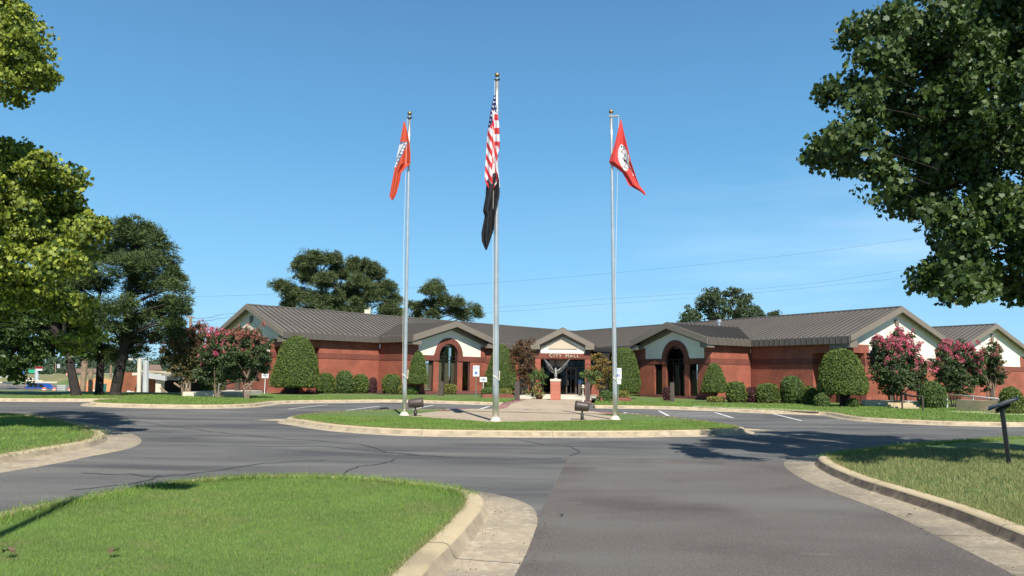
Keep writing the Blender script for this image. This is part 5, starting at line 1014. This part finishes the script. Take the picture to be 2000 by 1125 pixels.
# loose small trees by the entrance
def small(label, base, puffs, m, name='small_tree', tr=.05, lsz=.09): return broadleaf(name, label, 'tree', base, blobs_px(puffs, base.y, .5, rsM), m, 'bark', 110, 30, .2, lsz, OVAL, tr, .3, .5, None, .4, .012, stems=3)
small('bronze-leaved maple left of the entrance portico', gz(1020, 53), [(1020, 675, 14), (1035, 668, 10), (1010, 690, 14), (1032, 695, 16), (1015, 715, 16), (1035, 722, 14), (1040, 745, 12), (1025, 740, 12), (1005, 705, 10)], 'jmaple')
small('orange and green small tree right of the entrance portico', gz(1175, 52), [(1175, 700, 12), (1165, 715, 12), (1185, 710, 12), (1160, 735, 14), (1180, 735, 14), (1190, 725, 10), (1170, 752, 10), (1160, 695, 7)], 'omaple')
small('standard tree with a round green head at the left entrance column', gz(1051, 49), [(1051, 730, 11), (1042, 735, 8), (1061, 735, 8), (1051, 741, 12)], 'shrub', tr=.06)
small('leafy green bush hanging at the right entrance column', gz(1152, 49), [(1150, 730, 9), (1140, 733, 8), (1158, 738, 12), (1148, 744, 8), (1168, 730, 8)], 'shrub', tr=.06)
small('leafy potted plants at the foot of the left entrance column', gz(1053, 48.5), [(1050, 762, 8), (1058, 768, 6), (1045, 770, 5), (1028, 765, 6)], 'goldshrub', 'potted_plant', .03)
t = thing('flower_pot', 'squat terracotta pot at the foot of the left entrance column', 'pot', gz(1054, 48.5)); MB().lathe(gz(1054, 48.5), [(.12, 0), (.19, .08), (.2, .2), (.18, .26), (.15, .25)], 14).build('bowl', 'planter', t, True)
for a, b, y in ((600, 770, 768.5), (745, 1000, 770.5), (1380, 1590, 787), (1590, 1690, 794.5), (560, 640, 768.5)):
    p0, p1 = G(a, y, ZL), G(b, y+(2 if b > 1300 else .4), ZL); d = p1-p0; n_ = Vector((-d.y, d.x, 0)).normalized()
    tag(MB().poly([v+Vector((0, 0, .012)) for v in (p0, p1, p1+n_*2.4, p0+n_*2.4)]).build('planting_bed', 'mulch', uv=False), None, None, kind='structure')

# ------------------------------------------------------------ building site, signs and bridge far left
YS = 112.
def S(px, py, y=YS): return D(px, py, y)
def slab(mb, q, th=.3, y=YS, mi=0):      # upright panel of real thickness from corner points
    return mb.prism([S(a, b, y) for a, b in q], Vector((0, th, 0)), mi)
def post(mb, px, y0, y1, r, y=YS, top=None):
    a = S(px, y1, y); b = S(top or px, y0, y); mb.tube([a, b], r, 8); return mb
bank = MB(); nb = 30; rows = [(118, -2.7), (126, -2.2), (134, -.9), (142, .15), (156, .4), (190, .2)]; px_ = [-120+18*i for i in range(nb)]
bank.v = [(D(p, 750, y).x, y+1.5*sin(i*.7), z+(.35*sin(i*1.3+j) if j in (2, 3, 4) else 0)) for j, (y, z) in enumerate(rows) for i, p in enumerate(px_)]
bank.f = [(j*nb+i, j*nb+i+1, (j+1)*nb+i+1, (j+1)*nb+i) for j in range(len(rows)-1) for i in range(nb-1)]; bank.mi = [0]*len(bank.f)
tag(bank.build('embankment', 'dry', smooth=True, uv=False), None, None, kind='structure')
cl = MB(); n = 14; cl.v = []; 
for j in range(4):
    for i in range(n): cl.v.append(tuple(S(155+i*8.5, (775, 764, 752, 741+3*sin(i))[j]+1.5*sin(i*2.1+j), 110+j*2.5)))
cl.f = [(j*n+i, j*n+i+1, (j+1)*n+i+1, (j+1)*n+i) for j in range(3) for i in range(n-1)]; cl.mi = [0]*len(cl.f); tag(cl.build('clay_bank', 'clay', smooth=True, uv=False), None, None, kind='structure')
ap = MB(); ap.poly([S(-60, 775, 100), S(105, 772, 104), S(112, 752, 124), S(-60, 746, 124)]); tag(ap.build('site_road', 'asphalt', uv=False), None, None, kind='structure')
# far woods as one mass
xs_ = []; bl = []
for k in range(70): px = -80+k*8+random.uniform(-3, 3); r = random.uniform(11, 17); y = random.uniform(250, 300); p = D(px, 712+random.uniform(-8, 8)+(8 if px > 260 else 0), y); bl.append((p.x, p.y, p.z, r*y/FPX, r*y/FPX*1.1))
for k in range(40): px = -80+k*14; y = random.uniform(240, 250); p = D(px, 728, y); bl.append((p.x, p.y, p.z, 14*y/FPX, 10*y/FPX))
for k in range(10): px = 1985+k*9; y = 150; p = D(px, 765, y); bl.append((p.x, p.y, p.z, 14*y/FPX, 12*y/FPX))
P, C = clusters(bl, 3.2, 20, 1.1, .7); tag(leaves('distant_woods', P, .75, 'wood_far', None, OVAL, .3), 'dark distant woods beyond the building site', 'woods', kind='stuff')
# blue van
def van():
    o = S(46, 770.5, 116); L_ = 4.75; t = thing('parked_van', 'blue minivan parked on the building site behind the orange barrels', 'van', o); z0 = o.z
    pr = [(0, .35), (0, .95), (.25, 1.1), (.55, 1.68), (1.2, 1.76), (2.7, 1.74), (3.35, 1.2), (4.3, 1.0), (4.65, .8), (4.75, .4)]
    f = lambda x, z, y=0: Vector((o.x+x, o.y+y, z0+z))
    MB().prism([f(x, z) for x, z in pr], Vector((0, 1.75, 0))).build('body', 'bluecar', t)
    w = MB(); [w.prism([f(x, z, -.012) for x, z in q], Vector((0, .011, 0))) for q in (((.45, 1.12), (.7, 1.6), (1.25, 1.66), (1.25, 1.12)), ((1.35, 1.12), (1.35, 1.67), (2.1, 1.67), (2.1, 1.12)), ((2.2, 1.12), (2.2, 1.66), (2.65, 1.64), (3.15, 1.14)))]; w.build('side_window', 'black', t)
    for x in (.95, 3.8): wh = MB().tube([f(x, .33, -.03), f(x, .33, .2)], .33, 14).build('wheel', 'tyre', t); MB().tube([f(x, .33, -.045), f(x, .33, -.031)], .19, 12).build('hubcap', 'alud', wh)
    MB().box(f(4.62, .72, .1), (.2, .3, .16)).build('headlight', 'white', t); MB().box(f(.05, 1.0, .1), (.14, .2, .35)).build('tail_light', 'redp', t); MB().box(f(2.9, .95, .85), (3.5, 1.9, .05)).build('sill_strip', 'dark', t)
van()
for k, (px, yb, h, Y, lab) in enumerate(((86, 770, 13, 108, 'orange and white traffic barrel in front of the blue van'), (105.5, 769.5, 12, 109, 'orange and white traffic barrel right of the blue van'), (136.5, 771, 13, 108, 'orange and white traffic barrel left of the leftmost trunk'), (169.5, 773, 11, 106, 'orange and white traffic barrel between the left two trunks'), (130.5, 734.5, 6, 145, 'orange and white barrel up on the grassy embankment'))):
    b = S(px, yb, Y); sc = Y/FPX; H = h*sc; t = thing('traffic_barrel', lab, 'traffic barrel', b, 'orange traffic barrels on the site'); r = H*.3
    MB().lathe(b, [(r*1.25, 0), (r*1.2, H*.06), (r*1.02, H*.1), (r, H*.3), (r*.94, H*.55), (r*.85, H*.94), (r*.6, H)], 14).build('drum', 'orange', t, True)
    for z in (.24, .6): MB().lathe(b, [(r*1.03, H*z), (r*.99, H*(z+.14))], 14).build('white_band', 'white', t, True)
def sgn(name, lab, panels, pole, Y, cat='sign', pm='wood', pr_=.09):
    t = thing(name, lab, cat, S(pole[0], pole[2], Y)) ; 
    post(MB(), pole[0], pole[1], pole[2], pr_, Y).build('post', pm, t)
    for q, m, nm in panels: slab(MB(), [(q[0], q[3]), (q[2], q[3]), (q[2], q[1]), (q[0], q[1])], .12, Y-.14).build(nm, m, t)
sgn('store_sign', 'red and white roadside store sign on a white pylon', [((69, 716, 83, 720.3), 'redp', 'sign_panel'), ((69.5, 720.5, 82.5, 723.8), 'white', 'lower_panel'), ((71.5, 717.6, 81, 718.6), 'white', 'sign_stripe'), ((68, 729, 75, 747), 'girder', 'pylon')], (71.5, 723, 754), 117, pm='girder', pr_=.25)
sgn('highway_sign', 'green highway sign above the embankment', [((56, 722, 69, 728.5), 'hgreen', 'sign_panel')], (62, 722, 740), 150); sgn('highway_sign', 'long dark blue road sign above the embankment', [((32, 726, 47.5, 729.6), 'blue', 'sign_panel')], (44, 724, 740), 150)
sgn('highway_sign', 'pale sign beside a short pole against the far woods', [((111.5, 711, 117, 719), 'girder', 'sign_panel')], (108.5, 708, 728), 150, pm='wood')
sgn('notice_board', 'white site notice with a red edge between two trunks', [((182, 761.5, 192, 771), 'white', 'board'), ((179, 764, 182.2, 771.5), 'redp', 'edge')], (186, 765, 774), 107); sgn('notice_board', 'pair of white boards by the rusty sheet piling', [((248, 763, 255, 770.5), 'white', 'board'), ((255.5, 764.5, 261.5, 769.5), 'white', 'board')], (252, 766, 774), 106)
for px, yt, yb, r, Y, m, lab, nm in ((161, 702, 772, .38, 100, 'wood', 'thick wooden pole between the leftmost and middle trunks', 'utility_pole'), (176, 720, 772, .3, 103, 'wood', 'shorter wooden pole left of the middle trunk', 'utility_pole'), (271, 700, 772, .27, 98, 'concp', 'cream pole in front of the rusty sheet piling', 'utility_pole'),
                                 (284, 704, 774, .36, 96, 'girder', 'thick grey steel mast in front of the bridge girder', 'steel_mast'), (216, 713, 738, .18, 120, 'wood', 'thin pole between the middle and right trunks', 'utility_pole'), (361, 734, 772, .25, 96, 'wood', 'pale timber post under the bridge beside the crape myrtles', 'timber_post'), (365, 734, 772, .09, 95, 'concp', 'thin white post beside the pale timber post', 'timber_post')):
    t = thing(nm, lab, 'pole', S(px, yb, Y)); tx = px+(5 if px == 161 else 2 if px in (176, 271) else 1)
    post(MB(), px, yt, yb, r, Y, tx).build('shaft', m, t)
    if px == 271: MB().tube([S(tx, 701, Y), S(tx-14, 702, Y)], .07, 6).build('arm', 'girder', t); MB().tube([S(tx-14, 702, Y), S(tx-21, 701.5, Y)], .17, 8).build('lamp_head', 'white', t); MB().tube([S(tx+3, 701, Y), S(tx+13, 700.5, Y)], .12, 8).build('lamp_head', 'girder', t)
# bridge
t = thing('bridge_works', 'unfinished road bridge with grey girder, white pier and rusty sheet piling', 'bridge', S(300, 773, 104))
pil = MB(); n = 18
for k in range(n): a = 235+k*2.25; pil.prism([S(a, 773, 106), S(a+2.25, 773, 106), S(a+2.25, 727, 106), S(a, 727, 106)], Vector((0, .25+.25*(k % 2), 0)))
pil.build('sheet_piling', 'rust', t)
slab(MB(), [(274, 734), (282, 734), (282, 724.5), (273, 724.5)], 1.2, 101).build('bearing_block', 'concp', t); slab(MB(), [(258, 733), (274, 732.5), (274, 728), (258, 728.5)], 1, 104).build('cap_beam', 'concp', t)
slab(MB(), [(280, 737.5), (323, 743.5), (323, 735), (280, 725.5)], .5, 99).build('girder', 'girder', t); slab(MB(), [(323, 742.5), (430, 741), (430, 734.5), (323, 735.5)], .5, 101).build('girder', 'alud', t)
slab(MB(), [(303, 773), (314, 773), (314.5, 743), (304, 741.5)], 1, 99.5).build('pier', 'concp', t); slab(MB(), [(289, 773), (302, 773), (302, 740), (289, 738.5)], .6, 103).build('rust_panel', 'rust', t)
slab(MB(), [(302, 774), (430, 774), (430, 742), (302, 742.5)], .5, 108).build('underside_wall', 'inside', t); MB().hexa([S(270, 726, 100), S(430, 735, 100), S(430, 733, 112), S(270, 724, 112)], [S(270, 724.5, 100), S(430, 733.5, 100), S(430, 731.5, 112), S(270, 722.5, 112)]).build('deck', 'conc', t)
MB().tube([S(313, 758, 98), S(334, 773, 98)], .13, 6).build('timber_brace', 'wood', t); MB().tube([S(340, 748, 99), S(352, 756, 99)], .13, 6).build('timber_brace', 'wood', t)
for px0, px1, yt, yb, lab, m in ((188, 195.5, 748, 760, 'bright teal portable toilet cabin, upper one behind the middle trunk', 'teal'), (198, 205, 751, 773, 'teal portable toilet cabin just right of the middle trunk', 'teal'), (236, 247, 765, 773.5, 'dark red site box right of the rightmost trunk', 'redp')):
    Y = 108; t = thing('site_cabin', lab, 'cabin', S((px0+px1)/2, yb, Y)); a, b = S(px0, yb, Y), S(px1, yt, Y); c = (a+b)/2; MB().box(c, (b.x-a.x, .9, b.z-a.z)).build('body', m, t)
    MB().box(Vector((c.x, c.y-.47, c.z-.05)), ((b.x-a.x)*.7, .04, (b.z-a.z)*.8)).build('door', m, t); MB().box(Vector((c.x, c.y, b.z+.06)), ((b.x-a.x)*1.06, 1, .12)).build('roof', 'girder', t)
for px0, px1, yt, yb, Y, lab in ((111, 128, 751.5, 770, 110, 'stack of grey timber panels right of the barrels'), (0, 21, 726, 738, 112, 'stack of grey panels at the far left edge')):
    t = thing('panel_stack', lab, 'stack', S(px0, yb, Y)); n = 5
    for k in range(n): y1 = yb-(yb-yt)*(k+.12)/n; y0 = yb-(yb-yt)*(k+.88)/n; slab(MB(), [(px0, y1), (px1, y1), (px1, y0), (px0, y0)], 1.2, Y).build('panel', 'girder', t)
for k, (x0, y0, x1, y1) in enumerate(((36, 739.5, 66, 740.5), (40, 743.5, 84, 745), (46, 746.5, 112, 747.5), (0, 747, 24, 749))):
    tag(MB().tube([S(x0, y0, 113), S(x1, y1, 113)], .13, 6).build('concrete_beam', 'concp'), ('short uppermost', 'second', 'longest', 'far left')[k]+' pale beam lying on the slope behind the blue van', 'beam', 'pale beams on the site')
fn = thing('site_fence', 'dark mesh fence across the slope behind the blue van', 'fence', S(0, 768, 114)); slab(MB(), [(-60, 770), (104, 768), (104, 750), (-60, 747)], .06, 119).build('mesh_panel', 'grey', fn)
for k in range(8): post(MB(), -20+k*17, 745.5, 770, .06, 118.8).build('fence_post', 'alud', fn)
def house(lab, x0, x1, yt, ye, yb, Y, gable=None, grp='low houses beyond the site'):
    t = thing('house', lab, 'house', S(x0, yb, Y), grp); slab(MB(), [(x0+1, yb), (x1-1, yb), (x1-1, ye), (x0+1, ye)], 8, Y+.5).build('wall', 'concp', t)
    m = (x0+x1)/2 if gable else None; a, b, c, d = S(x0, ye, Y), S(x1, ye, Y), S(x1-4, yt, Y+5), S(x0+4, yt, Y+5)
    MB().hexa([a, b, c, d], [v+Vector((0, 0, .25)) for v in (a, b, c, d)]).build('roof', 'shingle', t)
    for k in range(3): w0 = x0+(x1-x0)*(.2+.25*k); slab(MB(), [(w0, ye+3.5), (w0+2.5, ye+3.5), (w0+2.5, ye+1.2), (w0, ye+1.2)], .1, Y+.35).build('window', 'dark', t)
house('long low white house with brown roof seen between the left trunks', 130, 196, 722, 728.5, 734, 160); house('brown-roofed house peeking above the bridge girder', 288, 316, 715, 724, 734, 130)
# power lines
def wire(name, lab, pts, Y0, Y1, r=.012):
    P_ = []; n = len(pts)
    for k, (a, b) in enumerate(pts): P_.append(D(a, b, Y0+(Y1-Y0)*k/(n-1)))
    tag(MB().tube(catmull(P_, 5), r, 5).build(name, 'black', uv=False), lab, 'power line', 'overhead wires')
wire('power_line', 'highest overhead wire crossing behind the flagpoles', [(-100, 583), (370, 579), (560, 573.5), (870, 558.5), (1200, 533), (1560, 496), (1805, 463), (2100, 425)], 128, 100)
wire('power_line', 'middle overhead wire above the right roof', [(560, 613), (940, 602), (1160, 585.5), (1400, 570), (1600, 552), (1790, 524), (2100, 490)], 130, 104); wire('power_line', 'lowest overhead wire above the right roof', [(560, 622), (940, 610.5), (1160, 595.5), (1400, 578), (1600, 560), (1790, 540), (2100, 508)], 130, 104)
wire('power_line', 'upper short wire left of the left gable', [(-60, 640), (372, 623), (430, 615), (560, 600)], 80, 95, .02); wire('power_line', 'lower short wire left of the left gable', [(-60, 644), (372, 628), (430, 622), (560, 611)], 80, 95, .02)
t = thing('utility_pole', 'grey wooden utility pole with a crossarm behind the left crape myrtles', 'pole', S(368, 765, 82)); MB().tube([S(369, 765, 82), S(372.5, 617.5, 82)], [.2, .14], 8).build('shaft', 'wood', t); MB().tube([S(364, 619, 82), S(379, 619.5, 82)], .08, 6).build('crossarm', 'wood', t)
MB().tube([S(373, 628, 82), S(384, 630, 82), S(386, 634, 82)], .05, 6).build('bracket', 'grey', t)

# lamp post added outside the left edge, shaped to cast the thin lawn shadow
q0 = G(0, 1045, ZL); k_ = 5.0; base = Vector((q0.x+k_*sin(SUN_AZ), q0.y-k_*cos(SUN_AZ), ZL)); tip = G(205, 967, ZL); Hp = (tip.xy-base.xy).length*tan(SUN_EL)
t = thing('added_lamp_post', 'unseen lamp post added outside the left edge to cast the thin shadow on the near lawn', 'added lamp post', base)
MB().tube([base, base+Vector((0, 0, Hp))], [.075, .05], 10).build('post', 'bronze', t, True); hd = G(320, 951, ZL); hz_ = Hp+.15; hc = Vector((hd.x+hz_/tan(SUN_EL)*sin(SUN_AZ), hd.y-hz_/tan(SUN_EL)*cos(SUN_AZ), ZL+hz_))
MB().tube([base+Vector((0, 0, Hp-.05)), base.lerp(hc, .5)+Vector((0, 0, Hp*.5+.1)), hc], .03, 8).build('arm', 'bronze', t); MB().box(hc, (.75, .34, .14)).build('lamp_head', 'bronze', t)

t = thing('safety_fence', 'low orange safety fence in front of the sheet piling and the right trunk', 'fence', S(206, 774, 105))
for k in range(12): x0 = 204+k*8.2; slab(MB(), [(x0, 774.5), (x0+7.6, 774.5+.1*k), (x0+7.6, 769.5+1.2*sin(k*2.1)), (x0, 769.5+1.2*sin(k*2.1-1))], .04, 105).build('fence_panel', 'orange', t)

gp = []
for K, o0, o1, n in ((K1, .35, .95, 900), (K2, .35, .95, 700)):
    for k in range(n):
        i = random.randrange(1, len(K)-1); d = K[i+1]-K[i-1]; d.z = 0; d.normalize(); p = K[i].lerp(K[i+1], random.random())+Vector((d.y, -d.x, 0))*(random.choice((.38, .9))+random.gauss(0, .07)); gp.append((p.x, p.y, .026 if random.random() < .6 else .03))
tag(leaves('grit', np.array(gp), .014, 'mulch', None, OVAL, .8), 'fine dark grit and leaf crumbs lying along the near gutters', 'grit', kind='stuff')
